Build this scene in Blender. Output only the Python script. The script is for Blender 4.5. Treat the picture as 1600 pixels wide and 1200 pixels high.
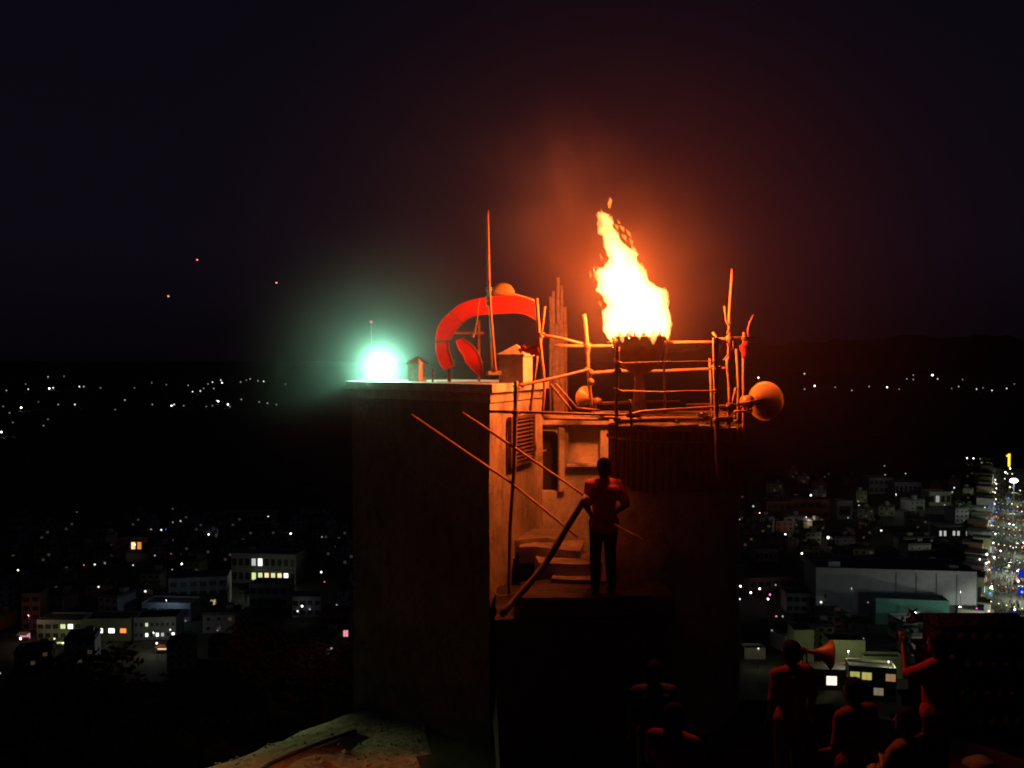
import bpy, bmesh, math, random
from mathutils import Vector, Matrix, noise
R = math.radians
random.seed(7)
for o in list(bpy.data.objects): bpy.data.objects.remove(o)
scene = bpy.context.scene
C = scene.collection

# ------------------------------------------------------------------ camera
F = 1386.0                 # focal length in photograph pixels (1600 wide)
PITCH = math.atan(39.0 / F)
cam_d = bpy.data.cameras.new('camera'); cam = bpy.data.objects.new('camera', cam_d); C.objects.link(cam)
cam_d.sensor_width = 36.0; cam_d.lens = 36.0 * F / 1600.0
cam_d.clip_start = 0.1; cam_d.clip_end = 60000
cam.location = (0, 0, 0); cam.rotation_euler = (R(90) - PITCH, 0, 0)
scene.camera = cam

# ------------------------------------------------------------------ render, world, night light
scene.render.engine = 'CYCLES'
cy = scene.cycles
cy.use_denoising = True
cy.max_bounces = 6; cy.diffuse_bounces = 3; cy.glossy_bounces = 2; cy.volume_bounces = 0
cy.transparent_max_bounces = 12
cy.sample_clamp_indirect = 3.0
cy.volume_step_rate = .7; cy.volume_max_steps = 96
cy.use_light_tree = True
cy.pixel_filter_type = 'BLACKMAN_HARRIS'; cy.filter_width = 1.9
vs = scene.view_settings
vs.view_transform = 'Standard'; vs.look = 'None'; vs.exposure = 0; vs.gamma = 1; vs.use_curve_mapping = False

world = bpy.data.worlds.new('World'); scene.world = world; world.use_nodes = True
wt = world.node_tree; wn = wt.nodes; wl = wt.links
bg = wn['Background']
tc = wn.new('ShaderNodeTexCoord'); sp = wn.new('ShaderNodeSeparateXYZ'); wl.new(tc.outputs['Generated'], sp.inputs[0])
cr = wn.new('ShaderNodeValToRGB'); wl.new(sp.outputs['Z'], cr.inputs[0])
el = cr.color_ramp.elements
el[0].position = 0.0; el[0].color = (0.0014, 0.0010, 0.0020, 1)
el[1].position = 0.6; el[1].color = (0.0020, 0.0019, 0.0044, 1)
e = el.new(0.12); e.color = (0.0040, 0.0027, 0.0058, 1)
wl.new(cr.outputs[0], bg.inputs[0]); bg.inputs[1].default_value = 1.0

sun_d = bpy.data.lights.new('moon_light', 'SUN'); sun_d.energy = 0.004; sun_d.angle = R(10); sun_d.color = (.75, .85, 1)
sun = bpy.data.objects.new('moon_light', sun_d); C.objects.link(sun); sun.rotation_euler = (R(35), R(-20), 0)

ORANGE = (1.0, 0.150, 0.024)
def point(name, loc, watts, col, rad=0.1, parent=None):
    d = bpy.data.lights.new(name, 'POINT'); d.energy = watts; d.color = col; d.shadow_soft_size = rad
    o = bpy.data.objects.new(name, d); C.objects.link(o); o.location = loc
    if parent: o.parent = parent
    return o

# ------------------------------------------------------------------ helpers
GZ = -120.0        # level of the plain
def P(px, py, Y):
    """point on the photograph's ray through (px, py) at distance Y in front of the camera"""
    x = (px - 800) / F; y = -(py - 600) / F
    d = Vector((x, math.cos(PITCH) + y * math.sin(PITCH), -math.sin(PITCH) + y * math.cos(PITCH)))
    return d * (Y / d.y)
def Yplain(py, z=GZ):
    d = P(800, py, 1.0)
    return z / d.z

def tag(o, label=None, cat=None, group=None, kind=None):
    if label: o['label'] = label
    if cat: o['category'] = cat
    if group: o['group'] = group
    if kind: o['kind'] = kind
    return o
def empty(name, loc=(0, 0, 0), rz=0, label=None, cat=None, group=None):
    o = bpy.data.objects.new(name, None); C.objects.link(o); o.empty_display_size = .2
    o.location = loc; o.rotation_euler = (0, 0, rz)
    return tag(o, label, cat, group)
def link(name, bm, mats, parent=None, smooth=False, world_coords=True):
    """bm is in world coordinates; when a parent is given its location is taken off"""
    me = bpy.data.meshes.new(name)
    if parent is not None and world_coords:
        M = Matrix.LocRotScale(parent.location, parent.rotation_euler, parent.scale).inverted()
        if parent.parent is not None:
            pp = parent.parent
            M = M @ Matrix.LocRotScale(pp.location, pp.rotation_euler, pp.scale).inverted()
        bm.transform(M)
    bmesh.ops.recalc_face_normals(bm, faces=bm.faces)
    if smooth:
        for f in bm.faces: f.smooth = True
    bm.to_mesh(me); bm.free()
    for m in (mats if isinstance(mats, (list, tuple)) else [mats]): me.materials.append(m)
    o = bpy.data.objects.new(name, me); C.objects.link(o)
    if parent is not None:
        o.parent = parent; KIDS.setdefault(parent.name, []).append(o)
    return o
def NB(): return bmesh.new()
_BV = [(-.5, -.5, -.5), (.5, -.5, -.5), (.5, .5, -.5), (-.5, .5, -.5), (-.5, -.5, .5), (.5, -.5, .5), (.5, .5, .5), (-.5, .5, .5)]
_BF = [(3, 2, 1, 0), (4, 5, 6, 7), (0, 1, 5, 4), (1, 2, 6, 5), (2, 3, 7, 6), (3, 0, 4, 7)]
def box(bm, c, s, rz=0, mi=0, rot=None):
    M = Matrix.Translation(c) @ (rot if rot else Matrix.Rotation(rz, 4, 'Z')) @ Matrix.Diagonal((s[0], s[1], s[2], 1))
    v = [bm.verts.new(M @ Vector(p)) for p in _BV]
    for f in _BF: bm.faces.new([v[k] for k in f]).material_index = mi
    return v
def bevel(bm, w, seg=1):
    bmesh.ops.bevel(bm, geom=[e for e in bm.edges], offset=w, segments=seg, affect='EDGES', profile=.7)
def frame_of(d):
    d = d.normalized(); u = d.orthogonal().normalized()
    return u, d.cross(u)
def tube(bm, pts, radii, seg=8, mi=0, caps=True, ripple=None):
    pts = [Vector(p) for p in pts]
    if not isinstance(radii, (list, tuple)): radii = [radii] * len(pts)
    rings = []; u = None
    for i, p in enumerate(pts):
        d = (pts[min(i + 1, len(pts) - 1)] - pts[max(i - 1, 0)]).normalized()
        if u is None: u, v = frame_of(d)
        else:
            u = (u - d * u.dot(d)).normalized(); v = d.cross(u)
        ring = []
        for k in range(seg):
            a = 2 * math.pi * k / seg
            rr = radii[i] * (1 if ripple is None else ripple(i, a))
            ring.append(bm.verts.new(p + (u * math.cos(a) + v * math.sin(a)) * rr))
        rings.append(ring)
    for a, b in zip(rings, rings[1:]):
        for k in range(seg):
            f = bm.faces.new((a[k], a[(k + 1) % seg], b[(k + 1) % seg], b[k])); f.material_index = mi
    if caps:
        for r_ in (rings[0], rings[-1]):
            f = bm.faces.new(r_); f.material_index = mi
    return rings
def bamboo(bm, pts, r, seg=8, step=.09, wob=.006, taper=.75, node=.32):
    """a hand-cut pole: slight bends, swollen nodes, thinner towards the end"""
    pts = [Vector(p) for p in pts]; L = sum((b - a).length for a, b in zip(pts, pts[1:]))
    n = max(3, int(L / step)); out = []; rad = []
    s0 = random.random() * 50; ph = random.random() * node
    cum = [0]
    for a, b in zip(pts, pts[1:]): cum.append(cum[-1] + (b - a).length)
    for i in range(n + 1):
        s = L * i / n; k = 0
        while k < len(pts) - 2 and s > cum[k + 1]: k += 1
        t = (s - cum[k]) / max(1e-6, cum[k + 1] - cum[k])
        p = pts[k].lerp(pts[k + 1], t)
        w = wob * (1 if 0 < i < n else .3)
        p += Vector((noise.noise((s * 1.1, s0, 0)), noise.noise((s * 1.1, s0, 9)), noise.noise((s * 1.1, s0, 19)))) * w * 2
        out.append(p)
        q = ((s + ph) % node) / node
        rad.append(r * (1 + (taper - 1) * i / n) * (1 + .16 * math.exp(-((q - .5) / .10) ** 2)) * (1 + .05 * noise.noise((s * 3, s0, 3))))
    tube(bm, out, rad, seg)
def lathe(bm, prof, M, seg=24, mi=0, close=False):
    """prof: list of (r, z)"""
    rings = [[bm.verts.new(M @ Vector((r * math.cos(2 * math.pi * k / seg), r * math.sin(2 * math.pi * k / seg), z))) for k in range(seg)] for r, z in prof]
    for a, b in zip(rings, rings[1:]):
        for k in range(seg):
            f = bm.faces.new((a[k], a[(k + 1) % seg], b[(k + 1) % seg], b[k])); f.material_index = mi
    if close:
        bm.faces.new(rings[0]); bm.faces.new(rings[-1])
def extrude_poly(bm, pts2, M, depth, mi=0):
    """closed outline pts2 in the local xz plane, thickness along local y; M places it"""
    a = [bm.verts.new(M @ Vector((x, 0, z))) for x, z in pts2]
    b = [bm.verts.new(M @ Vector((x, depth, z))) for x, z in pts2]
    n = len(a)
    f = bm.faces.new(a); f.material_index = mi
    f = bm.faces.new(b[::-1]); f.material_index = mi
    for i in range(n):
        f = bm.faces.new((a[i], b[i], b[(i + 1) % n], a[(i + 1) % n])); f.material_index = mi
KIDS = {}
def copy_tree(o, parent=None):
    c = o.copy(); C.objects.link(c); c.parent = parent
    for ch in KIDS.get(o.name, ()): copy_tree(ch, c)
    return c

# ------------------------------------------------------------------ materials
def mat(name, c1, c2=None, scale=6.0, rough=.85, metal=0.0, bump=.25, detail=6, bump_scale=None, c3=None, voro=0):
    m = bpy.data.materials.new(name); m.use_nodes = True
    t = m.node_tree; n = t.nodes; l = t.links; b = n['Principled BSDF']
    b.inputs['Roughness'].default_value = rough; b.inputs['Metallic'].default_value = metal
    co = n.new('ShaderNodeTexCoord')
    nz = n.new('ShaderNodeTexNoise'); nz.inputs['Scale'].default_value = scale; nz.inputs['Detail'].default_value = detail
    nz.inputs['Roughness'].default_value = .65
    l.new(co.outputs['Object'], nz.inputs['Vector'])
    r_ = n.new('ShaderNodeValToRGB'); l.new(nz.outputs['Fac'], r_.inputs[0])
    c2 = c2 or tuple(x * .6 for x in c1)
    r_.color_ramp.elements[0].position = .32; r_.color_ramp.elements[0].color = (*c2, 1)
    r_.color_ramp.elements[1].position = .68; r_.color_ramp.elements[1].color = (*c1, 1)
    if c3:
        e_ = r_.color_ramp.elements.new(.22); e_.color = (*c3, 1)
    if voro:
        mp = n.new('ShaderNodeMapping'); mp.inputs['Scale'].default_value = (1, 1, .5); l.new(co.outputs['Object'], mp.inputs[0])
        n3 = n.new('ShaderNodeTexNoise'); n3.inputs['Scale'].default_value = 7; n3.inputs['Detail'].default_value = 7; n3.inputs['Roughness'].default_value = .7; l.new(mp.outputs[0], n3.inputs['Vector'])
        r3 = n.new('ShaderNodeValToRGB'); r3.color_ramp.elements[0].position = .36; r3.color_ramp.elements[0].color = (1 - voro, 1 - voro, 1 - voro, 1); r3.color_ramp.elements[1].position = .56; r3.color_ramp.elements[1].color = (1, 1, 1, 1); l.new(n3.outputs['Fac'], r3.inputs[0])
        v3 = n.new('ShaderNodeTexVoronoi'); v3.feature = 'DISTANCE_TO_EDGE'; v3.inputs['Scale'].default_value = 1.7; n4 = n.new('ShaderNodeTexNoise'); n4.inputs['Scale'].default_value = 3; l.new(co.outputs['Object'], n4.inputs['Vector'])
        ad = n.new('ShaderNodeVectorMath'); ad.operation = 'ADD'; l.new(co.outputs['Object'], ad.inputs[0]); l.new(n4.outputs['Color'], ad.inputs[1]); l.new(ad.outputs[0], v3.inputs['Vector'])
        r4 = n.new('ShaderNodeValToRGB'); r4.color_ramp.elements[0].position = .0; r4.color_ramp.elements[0].color = (.35, .35, .35, 1); r4.color_ramp.elements[1].position = .012; r4.color_ramp.elements[1].color = (1, 1, 1, 1); l.new(v3.outputs['Distance'], r4.inputs[0])
        mx = n.new('ShaderNodeMix'); mx.data_type = 'RGBA'; mx.blend_type = 'MULTIPLY'; mx.inputs[0].default_value = 1; l.new(r_.outputs[0], mx.inputs[6]); l.new(r3.outputs[0], mx.inputs[7])
        my = n.new('ShaderNodeMix'); my.data_type = 'RGBA'; my.blend_type = 'MULTIPLY'; my.inputs[0].default_value = .8; l.new(mx.outputs[2], my.inputs[6]); l.new(r4.outputs[0], my.inputs[7]); r_ = my
    l.new(r_.outputs[2] if voro else r_.outputs[0], b.inputs['Base Color'])
    if bump:
        n2 = n.new('ShaderNodeTexNoise'); n2.inputs['Scale'].default_value = bump_scale or scale * 5; n2.inputs['Detail'].default_value = 5
        l.new(co.outputs['Object'], n2.inputs['Vector'])
        bp = n.new('ShaderNodeBump'); bp.inputs['Strength'].default_value = bump; bp.inputs['Distance'].default_value = .02
        l.new(n2.outputs['Fac'], bp.inputs['Height']); l.new(bp.outputs[0], b.inputs['Normal'])
    return m
def emit(name, col, strength):
    m = bpy.data.materials.new(name); m.use_nodes = True
    t = m.node_tree; n = t.nodes; n.clear()
    e_ = n.new('ShaderNodeEmission'); e_.inputs[0].default_value = (*col, 1); e_.inputs[1].default_value = strength
    o_ = n.new('ShaderNodeOutputMaterial'); t.links.new(e_.outputs[0], o_.inputs[0])
    m.cycles.emission_sampling = 'NONE'
    return m
def volume(name, scatter=None, dens=0, aniso=0.0, em=None, em_strength=0, absorb=0):
    m = bpy.data.materials.new(name); m.use_nodes = True
    t = m.node_tree; n = t.nodes; n.clear(); o_ = n.new('ShaderNodeOutputMaterial')
    v = n.new('ShaderNodeVolumePrincipled')
    v.inputs['Color'].default_value = (*(scatter or (0, 0, 0)), 1); v.inputs['Density'].default_value = dens
    v.inputs['Anisotropy'].default_value = aniso
    if em:
        v.inputs['Emission Color'].default_value = (*em, 1); v.inputs['Emission Strength'].default_value = em_strength
    t.links.new(v.outputs[0], o_.inputs['Volume'])
    return m

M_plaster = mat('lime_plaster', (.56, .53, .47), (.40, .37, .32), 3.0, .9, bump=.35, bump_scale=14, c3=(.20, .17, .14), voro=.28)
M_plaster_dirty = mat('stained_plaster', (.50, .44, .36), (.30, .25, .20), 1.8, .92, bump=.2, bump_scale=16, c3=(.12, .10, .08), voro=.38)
M_stone = mat('granite', (.36, .31, .27), (.20, .17, .14), 4.0, .9, bump=.5, bump_scale=16)
M_rock = mat('hill_rock', (.34, .32, .25), (.19, .18, .13), 1.3, .92, bump=1.0, bump_scale=9, c3=(.08, .08, .05), voro=.5)
M_stairshade = mat('shaded_stair_stone', (.05, .038, .032), (.025, .02, .017), 4.0, .9, bump=.4)  # landing and base: gloom below the steps put into the stone colour
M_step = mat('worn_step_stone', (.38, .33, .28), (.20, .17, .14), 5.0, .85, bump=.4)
M_bamboo = mat('bamboo', (.42, .19, .095), (.22, .10, .05), 9.0, .6, bump=.25)
M_bamboo_dark = mat('weathered_bamboo', (.30, .20, .12), (.13, .08, .05), 9.0, .7, bump=.3)
M_plank = mat('deck_timber', (.36, .23, .13), (.17, .10, .06), 8.0, .75, bump=.35)
M_rope = mat('coir_rope', (.40, .27, .15), (.20, .12, .06), 30.0, .95, bump=.5)
M_red = mat('red_paint', (.36, .006, .008), (.24, .004, .006), 4.0, .5, bump=.15)
M_red_rim = mat('faded_red_trim', (.30, .07, .05), (.18, .03, .025), 8.0, .5, bump=.1)
M_red_cloth = mat('red_cloth', (.60, .03, .03), (.35, .012, .012), 9.0, .9, bump=.4)
M_yellow = mat('yellow_paint', (.26, .20, .04), (.17, .12, .025), 5.0, .6, bump=.2)
M_copper = mat('sooty_copper', (.15, .055, .020), (.05, .025, .012), 6.0, .65, .3, bump=.3)
M_iron = mat('rusty_iron', (.20, .10, .06), (.07, .04, .03), 12.0, .7, .5, bump=.3)
M_iron_dk = mat('dark_metal', (.05, .05, .05), (.03, .03, .03), 12.0, .5, .6, bump=.1)
M_horn = mat('horn_enamel', (.36, .22, .085), (.25, .14, .055), 5.0, .45, .1, bump=.1)
M_horn_dk = mat('brown_horn_enamel', (.20, .07, .04), (.12, .04, .025), 5.0, .5, .1, bump=.1)
M_sheet = mat('rusted_sheet', (.27, .17, .11), (.13, .07, .05), 3.0, .8, .0, bump=.2, c3=(.07, .04, .03))
M_louvre = mat('brown_louvre', (.14, .07, .05), (.07, .04, .03), 8.0, .8, bump=.2)
M_black = mat('black_opening', (.02, .017, .015), (.012, .01, .01), 6.0, .9, bump=0)
M_cable = mat('black_cable', (.02, .02, .02), (.01, .01, .01), 10, .5, bump=0)
M_plaster_shade = mat('shaded_wall_plaster', (.26, .25, .23), (.12, .115, .105), 1.6, .95, bump=.3, bump_scale=12, c3=(.05, .045, .04), voro=.4)  # tower's left wall: its shade is put into a darker colour
M_earth_shade = mat('shaded_earth', (.038, .028, .022), (.022, .016, .013), 1.2, .95, bump=.4)  # hilltop away from the lit rock, darkened in colour to stand for shade
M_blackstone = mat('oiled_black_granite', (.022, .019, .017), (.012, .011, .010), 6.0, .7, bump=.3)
M_soil = mat('hillside_soil', (.085, .080, .050), (.045, .042, .028), .3, .95, bump=.4, bump_scale=2)
M_plain = mat('plain_ground', (.10, .095, .075), (.05, .055, .035), .02, .95, bump=0)
M_road = mat('street_asphalt', (.09, .09, .085), (.055, .055, .05), .3, .8, bump=0)
M_leaf = mat('dark_foliage', (.070, .095, .030), (.030, .045, .014), 2.0, .8, bump=0)
M_bark = mat('bark', (.12, .085, .055), (.06, .04, .028), 6, .95, bump=.5)
M_skin = mat('brown_skin', (.06, .030, .019), (.045, .022, .014), 12, .55, bump=.05)
M_hair = mat('black_hair', (.006, .005, .0045), (.003, .003, .003), 40, .95, bump=.2)
M_eye = mat('eye_white', (.6, .57, .52), (.5, .47, .43), 10, .3, bump=0)
M_lampglass = emit('floodlight_glass', (.78, 1.0, .93), 150)

# ------------------------------------------------------------------ terrain: plain, hill, far ridges
EDGE_C = Vector((.8, 4.0))
def hill_z(x, y):
    # plateau outline in polar form round EDGE_C
    dx, dy = x - EDGE_C.x, y - EDGE_C.y
    r = math.hypot(dx, dy); th = math.atan2(dx, dy)         # 0 = straight ahead, + = right
    sn = noise.noise((math.cos(th) * 2.2, math.sin(th) * 2.2, 3.1))
    edge = 10.4 + 1.0 * sn
    if th < 0:
        w_ = min(1, -th / .25); tgt = 8.95 + .95 * max(0, min(1, (th + .52) / .20)) + .12 * sn
        edge = edge * (1 - w_) + tgt * w_ if th > -1.3 else edge - 1.0
    edge -= 1.7 * max(0, min(1, (th - .02) / .2)) * max(0, min(1, (1.2 - th) / .3))
    s = .39 + .065 * math.tanh(th * 2.2)
    top = -5.35 + .62 * max(0, min(1, (x - 1.2) / 3.2)) + .10 * noise.noise((x * .45, y * .45, 0)) + .035 * noise.noise((x * 1.7, y * 1.7, 5))
    if r > edge:
        q = r - edge
        drop = q * s + 1.6 * (1 - math.exp(-q / 2.2))
        top -= drop
        k = min(1, q / 30)
        top += k * (1 - .7 * max(0, math.tanh(th * 2))) * (2.4 * noise.noise((x * .03, y * .03, 1)) + .9 * noise.noise((x * .12, y * .12, 7)))
    far = min(1, max(0, (top - (GZ - 6)) / 12))
    return max(GZ, top) if far > 0 else GZ
def build_terrain():
    bm = NB(); radii = [0.4]
    while radii[-1] < 420: radii.append(radii[-1] * 1.0 + (.22 if radii[-1] < 15 else radii[-1] * .035))
    n = 240; rings = []
    for r in radii:
        rings.append([bm.verts.new((EDGE_C.x + r * math.sin(2 * math.pi * k / n), EDGE_C.y + r * math.cos(2 * math.pi * k / n),
                                    hill_z(EDGE_C.x + r * math.sin(2 * math.pi * k / n), EDGE_C.y + r * math.cos(2 * math.pi * k / n)) + (.0 if r < 400 else -.5))) for k in range(n)])
    for i, (a, b) in enumerate(zip(rings, rings[1:])):
        for k in range(n):
            f = bm.faces.new((a[k], a[(k + 1) % n], b[(k + 1) % n], b[k]))
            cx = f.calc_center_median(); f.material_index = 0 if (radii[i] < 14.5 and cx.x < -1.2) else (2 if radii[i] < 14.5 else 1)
            f.smooth = True
    c = bm.verts.new((EDGE_C.x, EDGE_C.y, hill_z(EDGE_C.x, EDGE_C.y)))
    for k in range(n): bm.faces.new((rings[0][(k + 1) % n], rings[0][k], c))
    tag(link('hill', bm, [M_rock, M_soil, M_earth_shade], smooth=True), kind='structure')
    bm = NB(); rs = [200, 500, 1000, 2500, 6000, 14000, 42000]; n = 64
    rings = [[bm.verts.new((r * math.sin(2 * math.pi * k / n), r * math.cos(2 * math.pi * k / n), GZ - .15)) for k in range(n)] for r in rs]
    for a, b in zip(rings, rings[1:]):
        for k in range(n): bm.faces.new((a[k], a[(k + 1) % n], b[(k + 1) % n], b[k]))
    bm.faces.new(rings[0])
    tag(link('ground', bm, M_plain), kind='structure')
    # far ridges: long, low on the left, higher at the right
    for (az0, az1, D, hfun) in ((.10, .62, 9500, lambda t: 150 + 190 * math.sin(min(1, t * 1.15) * math.pi / 2 + .1)),
                                (-.75, .05, 13000, lambda t: 55 + 45 * math.sin(t * 7)),
                                (.55, 1.2, 8000, lambda t: 260 + 60 * math.sin(t * 5))):
        bm = NB(); N = 90; lines = []
        for i in range(N + 1):
            t = i / N; az = az0 + (az1 - az0) * t; edge = min(1, t * 6, (1 - t) * 6)
            h = max(0, hfun(t) * edge) * (1 + .28 * noise.noise((t * 9, D, 0)) + .10 * noise.noise((t * 34, D, 2)))
            row = []
            for (dd, hh) in ((-1800, 0), (-900, .45), (0, 1), (900, .5), (2200, 0)):
                r = D + dd
                row.append(bm.verts.new((r * math.sin(az), r * math.cos(az), GZ - 1 + h * hh * (1 + .15 * noise.noise((t * 20, dd, 4))))))
            lines.append(row)
        for a, b in zip(lines, lines[1:]):
            for k in range(4): bm.faces.new((a[k], a[k + 1], b[k + 1], b[k]))
        tag(link('distant_hills', bm, M_soil, smooth=True), kind='structure')
build_terrain()

# ------------------------------------------------------------------ watch tower: plastered building under the fire
CX = P(765, 600, 12.0); LX = P(550, 600, 13.6); RX = P(848, 600, 13.8)
cC = Vector((CX.x, 12.0)); cL = Vector((LX.x, 13.6)); cR = Vector((RX.x, 13.8)); cB = cL + (cR - cC)
ZT = P(800, 600, 12.0).z          # top of the roof slab
def poly_prism(bm, pts, z0, z1, mi=0, grow=0.0):
    c = sum(pts, Vector((0, 0))) / len(pts)
    q = [p + (p - c).normalized() * grow for p in pts]
    a = [bm.verts.new((p.x, p.y, z0)) for p in q]; b = [bm.verts.new((p.x, p.y, z1)) for p in q]
    bm.faces.new(a[::-1]).material_index = mi; bm.faces.new(b).material_index = mi
    for i in range(len(q)):
        bm.faces.new((a[i], a[(i + 1) % len(q)], b[(i + 1) % len(q)], b[i])).material_index = mi
tower = empty('plastered_tower', (cC.x, cC.y, -5.4), 0, 'square plastered tower with a dark wall and one bright firelit wall, next to the scaffold', 'tower')
bm = NB(); poly_prism(bm, [cC, cR, cB, cL], -10.0, ZT - .26)
bmesh.ops.subdivide_edges(bm, edges=bm.edges, cuts=24, use_grid_fill=True)
for v in bm.verts:
    n_ = .012 * noise.noise(v.co * 1.6) + .006 * noise.noise(v.co * 6)
    v.co += Vector((n_, n_, 0))
bm.normal_update()
for f in bm.faces: f.material_index = 1 if f.calc_center_median().x < cC.x - .02 or f.normal.x < -.2 else 0  # faces turned away from the fire get the shade-darkened colour
link('wall', bm, [M_plaster_dirty, M_plaster_shade], tower, smooth=False)
bm = NB(); poly_prism(bm, [cC, cR, cB, cL], ZT - .255, ZT - .125, grow=.03); link('cornice', bm, M_plaster_dirty, tower)
bm = NB(); poly_prism(bm, [cC, cR, cB, cL], ZT - .12, ZT, grow=.10); bevel(bm, .012, 2)
link('roof_slab', bm, M_plaster, tower)
# kerb blocks along the firelit edge of the slab
def merlon(px, Y, py_base, w, h, cap, ang, name='roof_turret'):
    b = P(px, py_base, Y); b.z = ZT
    t = empty(name, b, 0)
    Rz = Matrix.Translation(b) @ Matrix.Rotation(ang, 4, 'Z')
    bm = NB(); v = box(bm, (0, 0, h / 2 + .002), (w, w, h)); bmesh.ops.subdivide_edges(bm, edges=bm.edges, cuts=3, use_grid_fill=True)
    for q in bm.verts: q.co += Vector((1, 1, 0)) * .004 * noise.noise(q.co * 9)
    bm.transform(Rz); link('block', bm, M_plaster, t)
    bm = NB(); e_ = w / 2 + .022
    base = [bm.verts.new((sx * e_, sy * e_, h + .004)) for sx, sy in ((-1, -1), (1, -1), (1, 1), (-1, 1))]
    low = [bm.verts.new((p.co.x, p.co.y, h + .03)) for p in base]
    ap = bm.verts.new((.01, 0, h + cap))
    bm.faces.new(base[::-1])
    for i in range(4):
        bm.faces.new((base[i], base[(i + 1) % 4], low[(i + 1) % 4], low[i]))
        bm.faces.new((low[i], low[(i + 1) % 4], ap))
    bm.transform(Rz); link('cap', bm, M_plaster, t)
    return t
AW = math.atan2(cR.y - cC.y, cR.x - cC.x)      # direction of the firelit wall
t = merlon(806, 12.75, 600, .37, .375, .175, -R(22)); tag(t, 'firelit white plaster turret with pyramid cap beside the tied scaffold pole', 'turret')
t = merlon(652, 13.35, 590, .20, .25, .14, R(-30)); tag(t, 'small pale turret beside the green-white floodlight', 'turret')

# louvred shutter on the firelit wall
wd = Vector((cR.x - cC.x, cR.y - cC.y, 0)).normalized(); wn_ = Vector((wd.y, -wd.x, 0))
def onwall(px, py, out=0.0):
    """point of the firelit wall seen at (px, py), moved out along its normal"""
    d = P(px, py, 1.0)
    t_ = (Vector((cC.x, cC.y, 0)).dot(wn_)) / d.dot(wn_)
    return d * t_ + wn_ * out
a = onwall(791, 652); b = onwall(829, 720)
sh = empty('louvred_shutter', a.lerp(b, .5), 0, 'dark brown louvred shutter hung on the firelit plaster wall', 'shutter')
Wd = (Vector((b.x, b.y, 0)) - Vector((a.x, a.y, 0))).length; Hh = a.z - b.z
ctr = a.lerp(b, .5) + wn_ * .05
RW = Matrix.Rotation(AW, 4, 'Z')
bm = NB()
for s in (-1, 1): box(bm, ctr + wd * s * (Wd / 2 - .02), (.045, .06, Hh), AW)
for s in (-1, 1): box(bm, ctr + Vector((0, 0, s * (Hh / 2 - .02))), (Wd - .095, .055, .04), AW)
link('frame', bm, M_louvre, sh)
bm = NB(); box(bm, ctr - wn_ * .022, (Wd - .1, .01, Hh - .1), AW); link('backing', bm, M_black, sh)
for i in range(11):
    bm = NB(); box(bm, ctr + wn_ * .008 + Vector((0, 0, -Hh / 2 + .075 + i * (Hh - .15) / 10)), (Wd - .11, .042, .008),
                   rot=RW @ Matrix.Rotation(R(28), 4, 'X'))
    link('slat', bm, M_louvre, sh)
# twisted cord that ties its foot
bm = NB()
pts = [onwall(806, 700, .12), onwall(809, 716, .12), onwall(816, 711, .12), onwall(826, 714, .11), onwall(836, 706, .1), onwall(846, 703, .08)]
tube(bm, pts, .010, 6); o = link('tie_rope', bm, M_rope); tag(o, 'knotted rope hanging under the louvred shutter', 'rope')
bm = NB(); tube(bm, [onwall(831, 652, .04), onwall(830, 680, .05), onwall(833, 700, .05), onwall(829, 722, .04)], .007, 5)
tag(link('hanging_wire', bm, M_cable), 'thin dark wire down the firelit wall beside the louvred shutter', 'wire')

# ------------------------------------------------------------------ small plastered cabin with a dark doorway
YC = 14.0
def X_(px, Y=YC): return P(px, 700, Y).x
def Z_(py, Y=YC): return P(800, py, Y).z
cab = empty('stair_cabin', (X_(895), YC, -3.6), 0, 'small whitewashed cabin with dark rounded doorway behind the standing man', 'cabin')
xl, xr = X_(836), X_(958); zt, zb = Z_(664), -5.6
dl, dr, dz = X_(845), X_(872), Z_(673); al, ar, at_, ab = X_(888), X_(938), Z_(672), Z_(724)
# front wall built round the openings
bm = NB()
def slab(x0, x1, z0, z1, y0=YC, y1=YC + .22, mi=0): box(bm, ((x0 + x1) / 2, (y0 + y1) / 2, (z0 + z1) / 2), (x1 - x0, y1 - y0, z1 - z0), 0, mi)
slab(xl, dl, zb, zt); slab(dl, dr, dz + .05, zt)
slab(dr, al, zb, zt); slab(al, ar, at_, zt); slab(al, ar, zb, ab); slab(ar, xr, zb, zt)
slab(dl, dr, zb, Z_(768)); slab(xl, xr, zb, zt, YC + .225, YC + .24)
slab(xl, xl + .12, zb, zt, YC + .245, 15.2); slab(xr - .12, xr, zb, zt, YC + .245, 15.2)
link('wall', bm, M_plaster, cab)
bm = NB(); slab(dl, dr, Z_(768) + .003, dz + .045, YC + .17, YC + .215); link('doorway', bm, M_black, cab)
bm = NB()
pts2 = []
for k in range(9):
    a_ = k / 8 * math.pi / 2; pts2.append((dr - .10 + .10 * math.sin(a_), dz - .10 + .10 * math.cos(a_) + .0))
out_ = [(dr, dz + .048), (dl + .01, dz + .048), (dl + .01, dz)] + pts2
extrude_poly(bm, out_, Matrix.Translation((0, YC - .01, 0)), .14); link('door_arch', bm, M_plaster, cab)
bm = NB(); slab(dr + .005, dr + .10, Z_(768), dz + .05, YC - .07, YC - .003); bevel(bm, .012); link('door_jamb', bm, M_plaster, cab)
bm = NB(); slab(xl - .06, xr + .06, zt + .003, zt + .09, YC - .10, 15.3); bevel(bm, .01); link('roof', bm, M_plaster_dirty, cab)
bm = NB(); slab(al - .03, ar + .03, ab - .05, ab - .003, YC - .10, YC - .003); bevel(bm, .008); link('niche_sill', bm, M_plaster, cab)

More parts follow.
